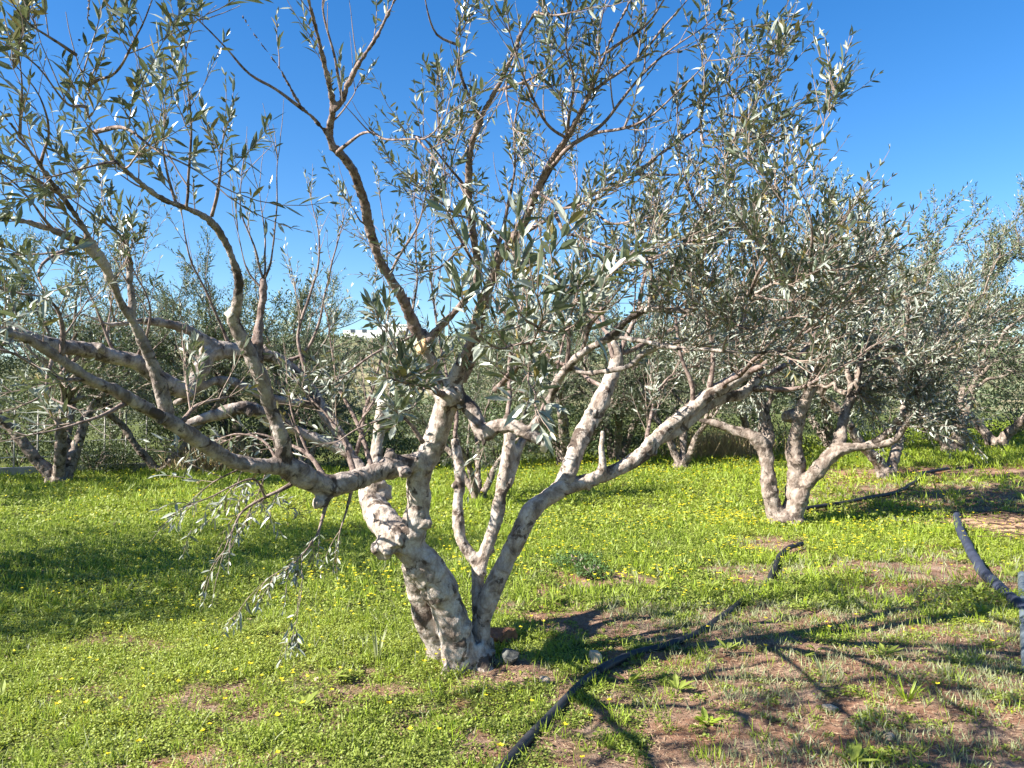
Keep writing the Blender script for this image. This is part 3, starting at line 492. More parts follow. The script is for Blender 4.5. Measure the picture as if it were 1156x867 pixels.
for li, (lines, branches, spm, keep, ln, sub, down, thick, leafL) in enumerate(limbs):
    polys = [branch_poly(L_, .010 if thick else .006, 5) for L_ in lines]
    bp = [branch_poly(L_, .018, 5) for L_ in branches]
    for q in bp: q[:, 3] *= np.linspace(.95, .45, len(q))
    for q in polys:
        if q[-1, 3] < .012: q[:, 3] *= np.linspace(1, .5, len(q))
    mb = MB()
    for q in polys: put(mb, q, 10 if thick else 6, .06)
    yng = all(q[0, 3] < .045 for q in polys)
    if thick:
        for q in polys:      # pruning knobs
            s = np.linspace(0, 1, len(q))
            for k in range(int(len(q)*.025/.16)):
                i = rng.integers(2, len(q)-2)
                if q[i, 3] > .016: blob(mb, q[i, :3]+rng.normal(size=3)*q[i, 3]*.55, q[i, 3]*(.4+.3*rng.random()), (1, 1, 1), .5, rng.integers(99), 7)
        lo = fuse(mb, 'limb', [YBARK if li in (2, 5, 6, 7, 8) else (BARK if li in (10, 11, 12) else MBARK)], olive, BASE, .0075 if yng else .010, .010, 1, .03)
    else:
        lo = mb.obj('limb', [YBARK], olive, True, BASE)
    limb_objs.append(lo)
    for q in bp:
        m2 = MB(); put(m2, q, 7, .1); m2.obj('branch', [YBARK], lo, True, BASE)
    fm = MB()
    every = polys+bp
    thin = [q[np.searchsorted(-q[:, 3], -.020):] for q in polys]; thin = [q for q in thin if len(q) > 8]+bp
    ltot = sum(np.linalg.norm(np.diff(q[:, :3], axis=0), axis=1).sum() for q in thin)
    # extra side twigs
    ns = int(ltot*3.6*sub)
    sec = np.zeros((0, 7, 3))
    if ns:
        p, t, r, u = sample_poly(thin, ns, .15, 1)
        d = nrm(t*.7+perp(t)*.8+np.array([0, 0, .35-down]))
        L_ = .12+.32*rng.random(ns)
        sec = frame_pts(p, d, L_, 7, .25-down*.5, .12)
        tubes(fm, sec, np.linspace(1, .35, 7)[None]*np.minimum(r*.6, .0045)[:, None], 5, 0, .5, .1)
    n1 = int(ltot*spm*.62); p, t, r, u = sample_poly(thin, n1, .12, 1, .8)
    d = nrm(t*.8+perp(t)*.75+np.array([0, 0, .4-down])); L_ = ln[0]+(ln[1]-ln[0])*rng.random(n1)
    sh = [frame_pts(p, d, L_, 6, .25-down, .10)]
    rr = [np.minimum(r*.5, .0026)]
    if ns:
        sp = [np.column_stack([a, np.full(7, .004)]) for a in sec]
        n2 = int(ns*3.4*spm/15); p, t, r, u = sample_poly(sp, n2, .2, 1, .8)
        d = nrm(t*.9+perp(t)*.7+np.array([0, 0, .3-down])); L_ = ln[0]+(ln[1]-ln[0])*rng.random(n2)
        sh.append(frame_pts(p, d, L_*.85, 6, .25-down, .10)); rr.append(np.full(n2, .002))
    e = [q for q in every if q[-1, 3] < .012]
    if e:
        p = np.repeat(np.array([q[-1, :3] for q in e]), 3, 0); d = np.repeat(np.array([q[-1, :3]-q[-5, :3] for q in e]), 3, 0); d = nrm(d)+rng.normal(size=d.shape)*.3
        sh.append(frame_pts(p, d, ln[1]*(.7+.5*rng.random(len(p))), 6, .2-down, .1)); rr.append(np.full(len(p), .0022))
    S = np.concatenate(sh); rr = np.concatenate(rr)
    tubes(fm, S, np.linspace(1, .4, 6)[None]*rr[:, None], 4, 0, .5)
    bareish = rng.random(len(S)) < (1-keep)*.8
    nl += leafed(fm, S[~bareish], .023, leafL, leafL*.235, .22, keep, ang=.72)
    fm.obj('foliage', [TWIG, LEAF], lo, False, BASE)
print('near leaves', nl)
cut('cut_face', 259, 350, 3.55, .022, (-.6, -.3, .75), limb_objs[1], PALECUT)
cut('cut_face', 303, 471, 4.94, .048, (.75, -.6, -.2), limb_objs[4], PALECUT)
cut('cut_face', 618, 502, 4.19, .034, (.85, -.3, -.35), limb_objs[9], PALECUT)

# ------------------------------------------------------------------ other olive trees
def bez(a, ta, b, tb_, n):
    t = np.linspace(0, 1, n)[:, None]; c1 = a+ta; c2 = b-tb_
    return (1-t)**3*a+3*(1-t)**2*t*c1+3*(1-t)*t*t*c2+t**3*b
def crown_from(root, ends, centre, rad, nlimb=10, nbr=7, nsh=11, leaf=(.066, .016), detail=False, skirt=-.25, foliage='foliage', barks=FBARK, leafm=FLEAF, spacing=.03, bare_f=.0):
    """limbs from stem ends to the crown shell, branches, shoots and leaves"""
    c = np.asarray(centre); rad = np.asarray(rad); fol = MB()
    for i in range(nlimb):
        az = 2*math.pi*(i*.618 % 1)+rng.normal()*.25; el = skirt+(1.0-skirt)*((i+.5)/nlimb)**.85*1.0
        el = min(el, .97); h = math.sqrt(max(0, 1-el*el))
        tgt = c+rad*np.array([math.cos(az)*h, math.sin(az)*h, el])*(.55+.3*rng.random())
        e = min(ends, key=lambda q: np.linalg.norm((q[-1, :3]-tgt)*np.array([1, 1, .3]))+rng.random()*.3)
        k = len(e)-1-int(rng.random()*len(e)*.25); a = e[k, :3]; ta = nrm((e[k, :3]-e[max(0, k-3), :3])[None])[0]
        D = np.linalg.norm(tgt-a); line = bez(a, ta*D*.4, tgt, np.array([0, 0, .15])*D+(tgt-a)*.2, 14)
        line[1:-1] += rng.normal(size=(12, 3))*.025
        r = np.linspace(min(e[k, 3]*.75, .055), .012, 14); q = np.column_stack([line, r])
        q = wiggle(catmull(q, .08), .03, 3, int(rng.integers(99)))
        lm = MB(); put(lm, q, 7, .1)
        lo = lm.obj('limb', [barks], root, True, root.location)
        p, t, rr, u = sample_poly([q], nbr, .25, 1)
        out = nrm(p-c+np.array([0, 0, .2])); d = nrm(t*.6+perp(t)*.6+out*.6); L_ = (.45+.7*rng.random(nbr))*float(rad.mean())*.45
        br = frame_pts(p, d, L_, 8, .12, .14)
        tubes(fol, br, np.linspace(.011, .004, 8)[None]*np.ones((nbr, 1)), 4, 0, .5, .1)
        bp = [np.column_stack([b, np.full(8, .008)]) for b in br]+[q[len(q)//2:]]
        n2 = nbr*nsh; p, t, rr, u = sample_poly(bp, n2, .1, 1)
        d = nrm(t*.7+perp(t)*.8+np.array([0, 0, .3])+nrm(p-c)*.3); S = frame_pts(p, d, .22+.33*rng.random(n2), 6, .05, .14)
        tubes(fol, S, np.linspace(.0045, .002, 6)[None]*np.ones((n2, 1)), 3, 0, .5)
        leafed(fol, S, spacing, leaf[0], leaf[1], .12, .9, not detail, ang=.8)
    fol.obj(foliage, [barks, leafm], root, False, root.location)
def stem_set(root, stems, voxel=.02, disp=.03, bark=FBARK, blobs=()):
    mb = MB(); qs = []
    for s in stems:
        q = wiggle(catmull(np.asarray(s), .05), .02, 3, int(rng.integers(99))); put(mb, q, 10, .08); qs.append(q)
    for c, r in blobs: blob(mb, c, r, (1, 1, .8), .45, int(rng.integers(99)), 9)
    fuse(mb, 'trunk', [bark], root, root.location, voxel, disp, 2, .08); return qs

# second tree on the right, with its three stems
t2 = G(889, 592); d2 = t2[1]
tree2 = thing('olive_tree', 'olive tree with three stems in a fan, right of the big tree', 'tree', t2, 'olive trees of the grove')
def W2(pts): return W([(a, b, d2+c, r*1.0) for a, b, c, r in pts])
st2 = [W2([(882, 598, 0, 13), (876, 580, 0, 11), (870, 558, 0, 10), (866, 530, .05, 9.5), (862, 505, .1, 9.5), (848, 492, .1, 7.5), (830, 485, .15, 6), (808, 478, .2, 4.5), (790, 474, .25, 3)]),
       W2([(863, 510, .1, 9), (866, 490, .2, 8), (860, 460, .3, 7), (845, 440, .35, 7), (830, 425, .4, 5)]),
       W2([(891, 598, 0, 14), (893, 575, 0, 12), (897, 550, 0, 10.5), (898, 526, 0, 10.5), (896, 505, 0, 9.5), (901, 480, -.1, 8.5), (905, 462, -.15, 8.5), (914, 440, -.2, 7), (925, 420, -.2, 5)]),
       W2([(892, 594, -.1, 10), (901, 565, -.1, 10), (911, 545, -.15, 9.5), (926, 527, -.2, 9.5), (944, 510, -.25, 8.5), (962, 505, -.3, 6.5), (981, 502, -.35, 5), (1000, 490, -.4, 4)]),
       W2([(930, 522, -.2, 8), (946, 500, -.1, 9), (950, 480, 0, 6.5), (958, 455, .1, 5)])]
qs = stem_set(tree2, st2, .016, .02, FBARK, [((t2[0]+.0, t2[1], t2[2]+.06), .2), (P(899, 520, d2-.04), .10), (P(893, 470, d2), .12)])
crown_from(tree2, qs[1:], P(930, 372, d2+.1), (1.75, 1.8, 1.5), 19, 8, 17, (.072, .018), True, -.8, barks=FBARK, leafm=LEAF, spacing=.03)

def grove_tree(label, base, height, radius, seed, nst=3, lean=0., r0=.11, nl_=12, gap=.9):
    global rng
    keep_rng = rng; rng = np.random.default_rng(seed)
    root = thing('olive_tree', label, 'tree', base, 'olive trees of the grove')
    b = np.asarray(base); stems = []
    for i in range(nst):
        az = 2*math.pi*i/nst+rng.random()*.8+lean; o = np.array([math.cos(az), math.sin(az), 0])
        hb = .9+.6*rng.random(); sp = (.35+.35*rng.random())*gap
        stems.append(np.array([(*(b+o*.05-np.array([0, 0, .1])), r0*1.25), (*(b+o*.12*gap+np.array([0, 0, .25])), r0), (*(b+o*sp*.6+np.array([0, 0, hb*.55])), r0*.85), (*(b+o*sp+np.array([0, 0, hb])), r0*.78), (*(b+o*(sp*1.5)+np.array([0, 0, hb*1.35])), r0*.5)]))
    q = stem_set(root, stems, .025, .035, FBARK, [(b+np.array([0, 0, .04]), r0*2)])
    hc = (height*.97+1.0)/2
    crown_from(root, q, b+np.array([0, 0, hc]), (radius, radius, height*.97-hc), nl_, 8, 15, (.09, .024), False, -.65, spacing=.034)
    rng = keep_rng
    return root
def copy_tree(o, loc, rz, sc, label):
    c = o.copy(); COL.objects.link(c); c.location = loc; c.rotation_euler = (0, 0, rz); c.scale = (sc, sc, sc); c['label'] = label
    for ch in list(o.children):
        k = ch.copy(); COL.objects.link(k); k.parent = c
    return c
p3 = G(1003, 539)
t3 = grove_tree('olive tree with two stems parting in a V, right of the three stemmed tree', p3, 5.7, 2.9, 21, 2, .15, .11, 13, 1.5)
p4 = G(1076, 513)
t4 = grove_tree('olive tree with short thick forked trunk, second from the right in the far row', p4, 6.2, 3.5, 22, 3, .4, .15, 14, 1.1)
p9 = G(66, 548)
t9 = grove_tree('dark spreading olive tree with clustered trunks, before the wire fence', p9, 5.4, 3.2, 23, 4, .2, .13, 15, 1.2)
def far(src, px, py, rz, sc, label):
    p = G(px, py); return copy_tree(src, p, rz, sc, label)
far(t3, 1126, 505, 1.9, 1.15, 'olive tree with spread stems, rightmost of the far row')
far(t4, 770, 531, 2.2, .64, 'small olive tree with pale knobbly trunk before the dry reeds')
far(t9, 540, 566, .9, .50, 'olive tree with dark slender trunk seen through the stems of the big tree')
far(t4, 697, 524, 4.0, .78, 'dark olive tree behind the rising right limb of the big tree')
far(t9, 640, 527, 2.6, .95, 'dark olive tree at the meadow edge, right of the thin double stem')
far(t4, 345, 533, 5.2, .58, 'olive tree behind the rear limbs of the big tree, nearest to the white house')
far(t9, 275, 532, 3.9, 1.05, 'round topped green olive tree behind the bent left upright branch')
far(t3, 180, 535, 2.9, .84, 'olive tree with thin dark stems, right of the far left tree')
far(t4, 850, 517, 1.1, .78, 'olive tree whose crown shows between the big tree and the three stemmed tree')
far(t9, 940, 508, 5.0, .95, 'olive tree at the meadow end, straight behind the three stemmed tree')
def evergreen(label, base, h, w, seed):
    global rng
    kr = rng; rng = np.random.default_rng(seed)
    root = thing('evergreen_tree', label, 'tree', base, 'dense evergreen trees behind the grove'); b = np.asarray(base)
    st = stem_set(root, [np.array([(*(b+[0, 0, -.1]), .16), (*(b+[.05, 0, .5]), .13), (*(b+[.15*k, .1, 1.3]), .09), (*(b+[.35*k, .15*k, 2.1]), .05)]) for k in (-1, 1)], .03, .03)
    mb = MB(); nc = 46; c = nrm(rng.normal(size=(nc, 3)))*(.45+.5*rng.random((nc, 1))**.5)*np.array([w, w, h*.46])+b+np.array([0, 0, h*.53])
    n = 150; u = nrm(rng.normal(size=(nc, n, 3))); rr = (.45+.5*rng.random((nc, 1, 1)))
    pos = (c[:, None]+u*rr*(.4+.6*rng.random((nc, n, 1)))).reshape(-1, 3); tn = np.clip(np.repeat(.2+.5*rng.random(nc), n)+rng.normal(size=nc*n)*.1, 0, .9)
    leaves(mb, pos, rng.normal(size=pos.shape)+u.reshape(-1, 3), u.reshape(-1, 3)+np.array([[0, 0, .6]])+rng.normal(size=pos.shape)*.4, .13*(.6+.8*rng.random(len(pos))), .055, 0, tn, True)
    mb.obj('foliage', [EVER], root, False, b); rng = kr; return root
EVER = leaf_mat('evergreen_leaf', (.065, .088, .038), (.12, .145, .08), .15, .5)
eg = None
for px, d_, tp, lab in ((-60, 25, 330, 'evergreen at the left end of the belt, beyond the wire fence'), (40, 27, 345, 'evergreen behind the far left olive tree'), (130, 24, 350, 'evergreen between the far left olive tree and its neighbour'), (215, 27, 335, 'evergreen behind the bent left upright branch'), (300, 25, 328, 'tall round evergreen above the rear left limbs'), (352, 29, 372, 'evergreen left of the white house'), (552, 27, 350, 'evergreen right of the white house, behind the trunk'), (600, 24, 345, 'evergreen behind the thin double stem'), (680, 27, 345, 'evergreen behind the rising right limb'), (760, 25, 355, 'evergreen behind the small pale trunked tree'), (850, 28, 360, 'evergreen behind the three stemmed tree'), (955, 31, 340, 'evergreen beyond the meadow end'), (1060, 33, 330, 'evergreen behind the far row on the right'), (1180, 33, 320, 'evergreen at the right end of the belt'), (-15, 22, 440, 'low evergreen behind the first fence posts'), (62, 22.5, 432, 'low evergreen right behind the far left olive trunks'), (140, 22, 438, 'low evergreen at the right end of the wire fence')):
    x = P(px, 460, d_)[0]; h = CAM_H+(460-tp)/FPX*d_-float(hgt(x, d_)); loc = (x, d_, float(hgt(x, d_)))
    if eg is None: eg = evergreen(lab, loc, h, 2.0, 77); h0 = h

    else: copy_tree(eg, loc, px*.37, h/h0, lab)
# evergreens added out of frame in an olive's place, to shade the left grass
copy_tree(eg, (-7.7, 4.8, float(hgt(-7.7, 4.8))), 2.6, 4.0/h0, 'smaller evergreen added for shade beyond the left edge, nearer than the shading one')
copy_tree(eg, (-7.7, 6.7, float(hgt(-7.7, 6.7))), 1.3, 5.4/h0, 'evergreen standing in beyond the left edge for the olive whose shade covers the grass')
copy_tree(t4, (-13.2, 12.2, float(hgt(-13.2, 12.2))), .3, .9, 'olive tree beyond the left edge, behind the shading tree')
copy_tree(t3, (-15.5, 14.8, float(hgt(-15.5, 14.8))), 3.3, 1.0, 'olive tree beyond the left edge in the fence row')

# ------------------------------------------------------------------ bushes, reeds
def bush(name, label, px, py, w, h, m, cat='bush', n=2600, leaf=(.07, .03), group=None, d=None):
    b = G(px, py) if d is None else np.array((P(px, py, d)[0], d, float(hgt(P(px, py, d)[0], d))))
    root = thing(name, label, cat, b, group); mb = MB(); st = MB()
    nst = 9; az = rng.random(nst)*6.28; dd = np.column_stack([np.cos(az)*.7, np.sin(az)*.7, np.ones(nst)])
    S = frame_pts(np.tile(b, (nst, 1))+dd*.02, dd, np.full(nst, h*.8), 7, .1, .1); tubes(st, S, np.linspace(.02, .006, 7)[None]*np.ones((nst, 1)), 5)
    u = rng.normal(size=(n, 3)); u = nrm(u)*(.35+.65*rng.random((n, 1))**.5)
    lumpk = .75+.5*vnoise(np.arctan2(u[:, 1], u[:, 0])*1.6+px, u[:, 2]*2+py, 1.)
    pos = b+np.array([0, 0, h*.52])+u*lumpk[:, None]*np.array([w, w, h*.5]); k = pos[:, 2] > b[2]; pos = pos[k]; m_ = len(pos)
    leaves(mb, pos, rng.normal(size=(m_, 3))+u[k]*.8, np.array([[0, 0, 1.]])+rng.normal(size=(m_, 3))*.6, leaf[0]*(.6+.8*rng.random(m_)), leaf[1], 0, None, True)
    st.obj('stem', [FBARK], root, True, b); mb.obj('foliage', [m], root, False, b)
    return root
bush('shrub', 'low dark green rounded shrub at the meadow edge, under the left crowns', 105, 536, .9, .75, BUSH)
bush('shrub', 'wide olive green shrub right of the far left tree', 128, 533, 1.1, .8, BUSH)
for i, (px, py, w, h, lab) in enumerate(((215, 530, .9, 1.3, 'tawny green shrub behind the left limb of the big tree'), (335, 527, 1.3, 1.2, 'dark shrub under the rear left crowns'), (430, 528, 1.4, 1.3, 'dark bush behind the main trunk of the big tree'), (500, 528, 1.4, 1.3, 'dark bush seen between the trunk and the thin double stem'),
          (560, 527, 1.3, 1.1, 'dark bush seen inside the fork of the thin double stem'), (650, 522, 1.5, 1.2, 'dark bush under the rising right limb'), (730, 517, 1.5, 1.2, 'dark bush left of the dry reeds'), (890, 508, 1.5, 1.1, 'dark bush behind the three stemmed tree'), (1000, 500, 1.8, 1.2, 'dark bush behind the tree with two stems'), (1150, 493, 1.6, 1.1, 'dark green bush at the right end of the meadow'), (20, 530, 1.1, 1.5, 'bush by the wire fence posts'), (275, 529, 1.3, 1.4, 'bush under the round topped olive tree'))):
    bush('shrub', lab, px, py, w*1.35, h*1.45, BUSH, n=5200, leaf=(.09, .04))
def reeds(label, px, py, w, h):
    b = G(px, py); root = thing('reed_clump', label, 'dry reeds', b); mb = MB(); n = 900
    pos = b+np.column_stack([rng.normal(size=n)*w*.55, (rng.random(n)-.5)*w*.8, np.zeros(n)])
    leaves(mb, pos, np.column_stack([rng.normal(size=n)*.35, rng.normal(size=n)*.35, np.ones(n)]), rng.normal(size=(n, 3)), h*(.3+.8*rng.random(n)), .018, 0, None, True)
    mb.obj('reed_stalks', [REED], root, False, b)['kind'] = 'stuff'; return root
reeds('tan dry reed clump beside the small pale trunked tree', 815, 519, 1.1, 1.0)
reeds('straw coloured dry reeds behind the left limb of the big tree', 240, 535, .8, .95)

# ------------------------------------------------------------------ ground
def sgrid(a, b, n, k):
    t = np.linspace(-1, 1, n); s = np.sinh(t*k)/math.sinh(k); return np.where(s < 0, -s*a, s*b)
gx = np.unique(np.concatenate([np.linspace(-700, -30, 24), np.linspace(-30, -7, 70), np.linspace(-7, 8, 330), np.linspace(8, 30, 80), np.linspace(30, 700, 24)]))
gy = np.unique(np.concatenate([np.linspace(-40, 0, 20), np.linspace(0, 2, 20), np.linspace(2, 9, 240), np.linspace(9, 24, 160), np.linspace(24, 60, 50), np.linspace(60, 900, 20)]))
X, Y = np.meshgrid(gx, gy); Z = hgt(X, Y); nx, ny = len(gx), len(gy)
gm = MB(); idx = np.arange(nx*ny).reshape(ny, nx)
F = np.stack([idx[:-1, :-1], idx[:-1, 1:], idx[1:, 1:], idx[1:, :-1]], -1).reshape(-1, 4)
gm.add(np.stack([X, Y, Z], -1).reshape(-1, 3), F, 0, bare(X, Y).ravel())
m, nt, b = mat('meadow_soil', .95, .1)
n1 = noise_tex(nt, 5, 6, .7); n2 = noise_tex(nt, 60, 4, .75); n3 = noise_tex(nt, 1.1, 3, .6)
soil = ramp(nt, n1, [(.3, (.115, .058, .034)), (.5, (.215, .13, .087)), (.7, (.32, .235, .175))])
soil = mix(nt, ramp(nt, n2, [(.55, (0, 0, 0)), (.7, (.6, .6, .6))]), soil, (.34, .26, .20))
soil = mix(nt, ramp(nt, n3, [(.5, (0, 0, 0)), (.68, (.7, .7, .7))]), soil, (.26, .11, .055))
grn = ramp(nt, n2, [(.35, (.05, .065, .018)), (.65, (.11, .14, .03))])
grn = mix(nt, ramp(nt, n1, [(.45, (0, 0, 0)), (.7, (.5, .5, .5))]), grn, (.17, .13, .06))
nt.links.new(mix(nt, attr(nt, 'tint'), grn, soil), b.inputs['Base Color'])
bump(nt, b, n2, .9, .02)
tag(gm.obj('ground', [m]), kind='structure')

# ------------------------------------------------------------------ hill
hx = np.linspace(-420, 420, 120); hy = np.linspace(55, 420, 70); X, Y = np.meshgrid(hx, hy)
def hill_h(x, y):
    t = np.clip((y-60)/150, 0, 1); s = t*t*(3-2*t)
    prof = 13.5+6.5*np.exp(-((x+30)/60)**2)+3*np.exp(-((x-140)/90)**2)+(fbm(x, y, .02)-.5)*6
    return -.6+s*prof+(fbm(x, y, .12)-.5)*1.2*s
hm = MB(); idx = np.arange(X.size).reshape(X.shape)
hm.add(np.stack([X, Y, hill_h(X, Y)], -1).reshape(-1, 3), np.stack([idx[:-1, :-1], idx[:-1, 1:], idx[1:, 1:], idx[1:, :-1]], -1).reshape(-1, 4))
m, nt, b = mat('hillside_earth', .95, .1)
n1 = noise_tex(nt, .12, 8, .7); nt.links.new(ramp(nt, n1, [(.35, (.07, .085, .035)), (.5, (.16, .15, .075)), (.68, (.29, .24, .15))]), b.inputs['Base Color'])
tag(hm.obj('hillside', [m]), kind='structure')
sm = MB(); n = 2600; bx = (rng.random(n)-.5)*420; by = 70+rng.random(n)*150; bz = hill_h(bx, by); br_ = .6+1.2*rng.random(n)**2
k = 26; u = nrm(rng.normal(size=(n, k, 3))); u[..., 2] = np.abs(u[..., 2])
pos = (np.stack([bx, by, bz], -1)[:, None]+u*br_[:, None, None]*(.5+.5*rng.random((n, k, 1)))).reshape(-1, 3); tn = np.repeat(np.clip(rng.random(n)+.0, 0, .85), k)
leaves(sm, pos, rng.normal(size=pos.shape), u.reshape(-1, 3)+rng.normal(size=pos.shape)*.4, .75, .5, 0, tn, True)
tag(sm.obj('hill_scrub', [SCRUB], None, False), kind='stuff')

# white house on the ridge
def box(mb, c, s, mi=0):
    x, y, z = c; a, b_, h = s[0]/2, s[1]/2, s[2]
    V = [(x-a, y-b_, z), (x+a, y-b_, z), (x+a, y+b_, z), (x-a, y+b_, z), (x-a, y-b_, z+h), (x+a, y-b_, z+h), (x+a, y+b_, z+h), (x-a, y+b_, z+h)]
    mb.add(V, [(0, 3, 2, 1), (4, 5, 6, 7), (0, 1, 5, 4), (1, 2, 6, 5), (2, 3, 7, 6), (3, 0, 4, 7)], mi)
hd = 205.; hp = P(432, 384, hd); hz = float(hill_h(hp[0], hp[1]))-.6
top = P(438, 369, hd)[2]
house = thing('white_house', 'long low white flat roofed house on the hill ridge', 'house', (hp[0], hp[1], hz))
w_ = MB(); box(w_, (3.2, 0, 0), (8, 7, top-hz)); w_.obj('wall', [WHITEWALL], house, False)
w_ = MB(); box(w_, (-5.4, 1, 0), (9.2, 5, top-hz-1.0)); w_.obj('wing_wall', [WHITEWALL], house, False)
for x, y, z_, a, h_ in ((-7.5, -1.5, 1.6, 1.2, 1.1), (-4.5, -1.5, 1.6, 1.2, 1.1), (1.0, -3.5, 2.2, 1.2, 1.2), (5.4, -3.5, 2.2, 1.2, 1.2)):
    w_ = MB(); box(w_, (x, y-.03, top-hz-z_), (a, .1, h_*.75)); w_.obj('window', [WINDOW], house, False)
w_ = MB(); box(w_, (3.2, 0, top-hz), (8.4, 7.4, .25)); w_.obj('roof_slab', [WHITEWALL], house, False)
bush_d = P(436, 376, hd-9)

# wire fence behind the far left tree
f0 = G(-40, 541); f1 = G(165, 533); fence = thing('wire_fence', 'thin wire fence with grey posts on a low wall behind the far left tree', 'fence', f0)
nf = 9
for i in range(nf):
    p = f0+(f1-f0)*i/(nf-1); mb = MB(); tubes(mb, [[p-[0, 0, .1], p+[0, 0, 1.5]]], [[.018, .018]], 8); mb.obj('post', [CONC], fence, True, f0)
for h_ in (.45, .8, 1.15, 1.45):
    mb = MB(); L_ = [f0+(f1-f0)*t+[0, 0, h_-.02*math.sin(t*25)**2] for t in np.linspace(0, 1, 30)]; tubes(mb, [L_], [[.006]*30], 4); mb.obj('wire', [STEEL], fence, True, f0)
mb = MB(); u = nrm((f1-f0)[None])[0]; side = np.array([-u[1], u[0], 0])*.1
V = [f0-side-[0, 0, .2], f1-side-[0, 0, .2], f1+side-[0, 0, .2], f0+side-[0, 0, .2]]; V += [v+[0, 0, .42] for v in V]
mb.add(V, [(0, 1, 5, 4), (1, 2, 6, 5), (2, 3, 7, 6), (3, 0, 4, 7), (4, 5, 6, 7)]); mb.obj('base_wall', [CONC], fence, False, f0)

# ------------------------------------------------------------------ hoses
def hose(name, label, pts, r, m, lift=.6, wig=.015, band=True):
    g = [G(a, b_) for a, b_ in pts]; q = catmull([(*p, r) for p in g], .04); q[:, 2] = hgt(q[:, 0], q[:, 1])+r*lift+(vnoise(np.arange(len(q))*.045, r*77, 1)-.5)*r*1.3
    q[:, 2] += np.clip((q[:, 1]-6.2)*.02, 0, .045)*(lift < 1); k = np.ones(25)/25; z = np.pad(q[:, 2], 12, mode='edge'); q[:, 2] = np.convolve(z, k, 'valid')
    s = np.arange(len(q)); q[:, 0] += (vnoise(s*.09, 3.3+r*50, 1)-.5)*wig*2; q[:, 1] += (vnoise(s*.09, 9.3, 1)-.5)*wig*2
    o = thing(name, label, 'hose', g[0]); mb = MB(); put(mb, q, 14, 0.0); mb.obj('hose_body', [m], o, True, g[0])
    if band:
        for f in (.22, .58):
            i = int(len(q)*f); c = MB(); seg = q[i:i+5].copy(); seg[:, 3] *= 1.16; put(c, seg, 14, 0.); c.obj('coupling', [HOSE], o, True, g[0])
    return o
hose('irrigation_hose', 'thick black irrigation hose curving over the bare soil beside the big tree', [(560, 880), (578, 858), (608, 825), (640, 792), (672, 766), (710, 745), (752, 732), (790, 715), (815, 697), (843, 678), (868, 660), (876, 640), (888, 627), (905, 620)], .026, HOSE, .55)
hose('irrigation_hose', 'dusty blue grey hose running down the right edge of the picture', [(1080, 585), (1084, 604), (1093, 624), (1106, 644), (1124, 664), (1150, 690), (1180, 712)],   .05, HOSE2, .35, .01, False)
hose('irrigation_hose', 'pale grey hose end at the right edge, beside the dusty blue grey hose', [(1154, 655), (1156, 690), (1158, 722), (1161, 760)], .036, HOSE3, .9, .004, False)
hose('irrigation_hose', 'thin black hose lying in the grass beyond the three stemmed tree', [(908, 579), (935, 575), (962, 571), (985, 566), (1012, 558), (1032, 548), (1042, 538), (1070, 532)], .03, HOSE, .5, .02, False)

# ------------------------------------------------------------------ stones
def stone(label, px, py, r, sq, m, seed, name='stone', cat='stone'):
    g = G(px, py); mb = MB(); V = []; rr = np.random.default_rng(seed)
    blob(mb, (0, 0, r*sq[2]*.45), r, sq, .32, seed, 12)
    v = mb.v[0]
    for _ in range(18):          # chip flat facets
        n_ = nrm(rr.normal(size=(1, 3)))[0]; c = np.array([0, 0, r*sq[2]*.45]); h_ = ((v-c)@n_).max()*(.55+.3*rr.random())
        over = np.maximum(0, (v-c)@n_-h_); v -= over[:, None]*n_
    o = mb.obj(name, [m], None, False); o.location = g; tag(o, label, cat); return o
stone('pale pointed wedge of limestone on the soil between trunk and black hose', 671, 748, .055, (1, .8, 1.15), STONE, 3)
stone('small pale rounded stone on the soil close to the trunk', 614, 773, .045, (1.2, 1, .7), STONE, 5)
stone('grey lichened rock in the shade at the foot of the tree', 578, 750, .068, (1, .9, 1.1), GSTONE, 8)
stone('reddish earth clod lying behind the grey rock at the foot of the tree', 561, 728, .11, (1.3, 1, .7), CLOD, 9, 'earth_clod', 'clod')
stone('flat cream stone on the pale grass, right of the bare soil', 939, 803, .04, (1.4, 1, .55), STONE, 12)
stone('small cream pebble near the bottom edge, right of the curved branch shadow', 1003, 835, .032, (1.3, 1, .7), STONE, 15)
stone('tiny white stone in the clover at the left', 358, 770, .022, (1.2, 1, .7), STONE, 17)
stone('small white chip among soil at the bottom left of the trunk', 430, 858, .025, (1.3, 1, .6), STONE, 19)

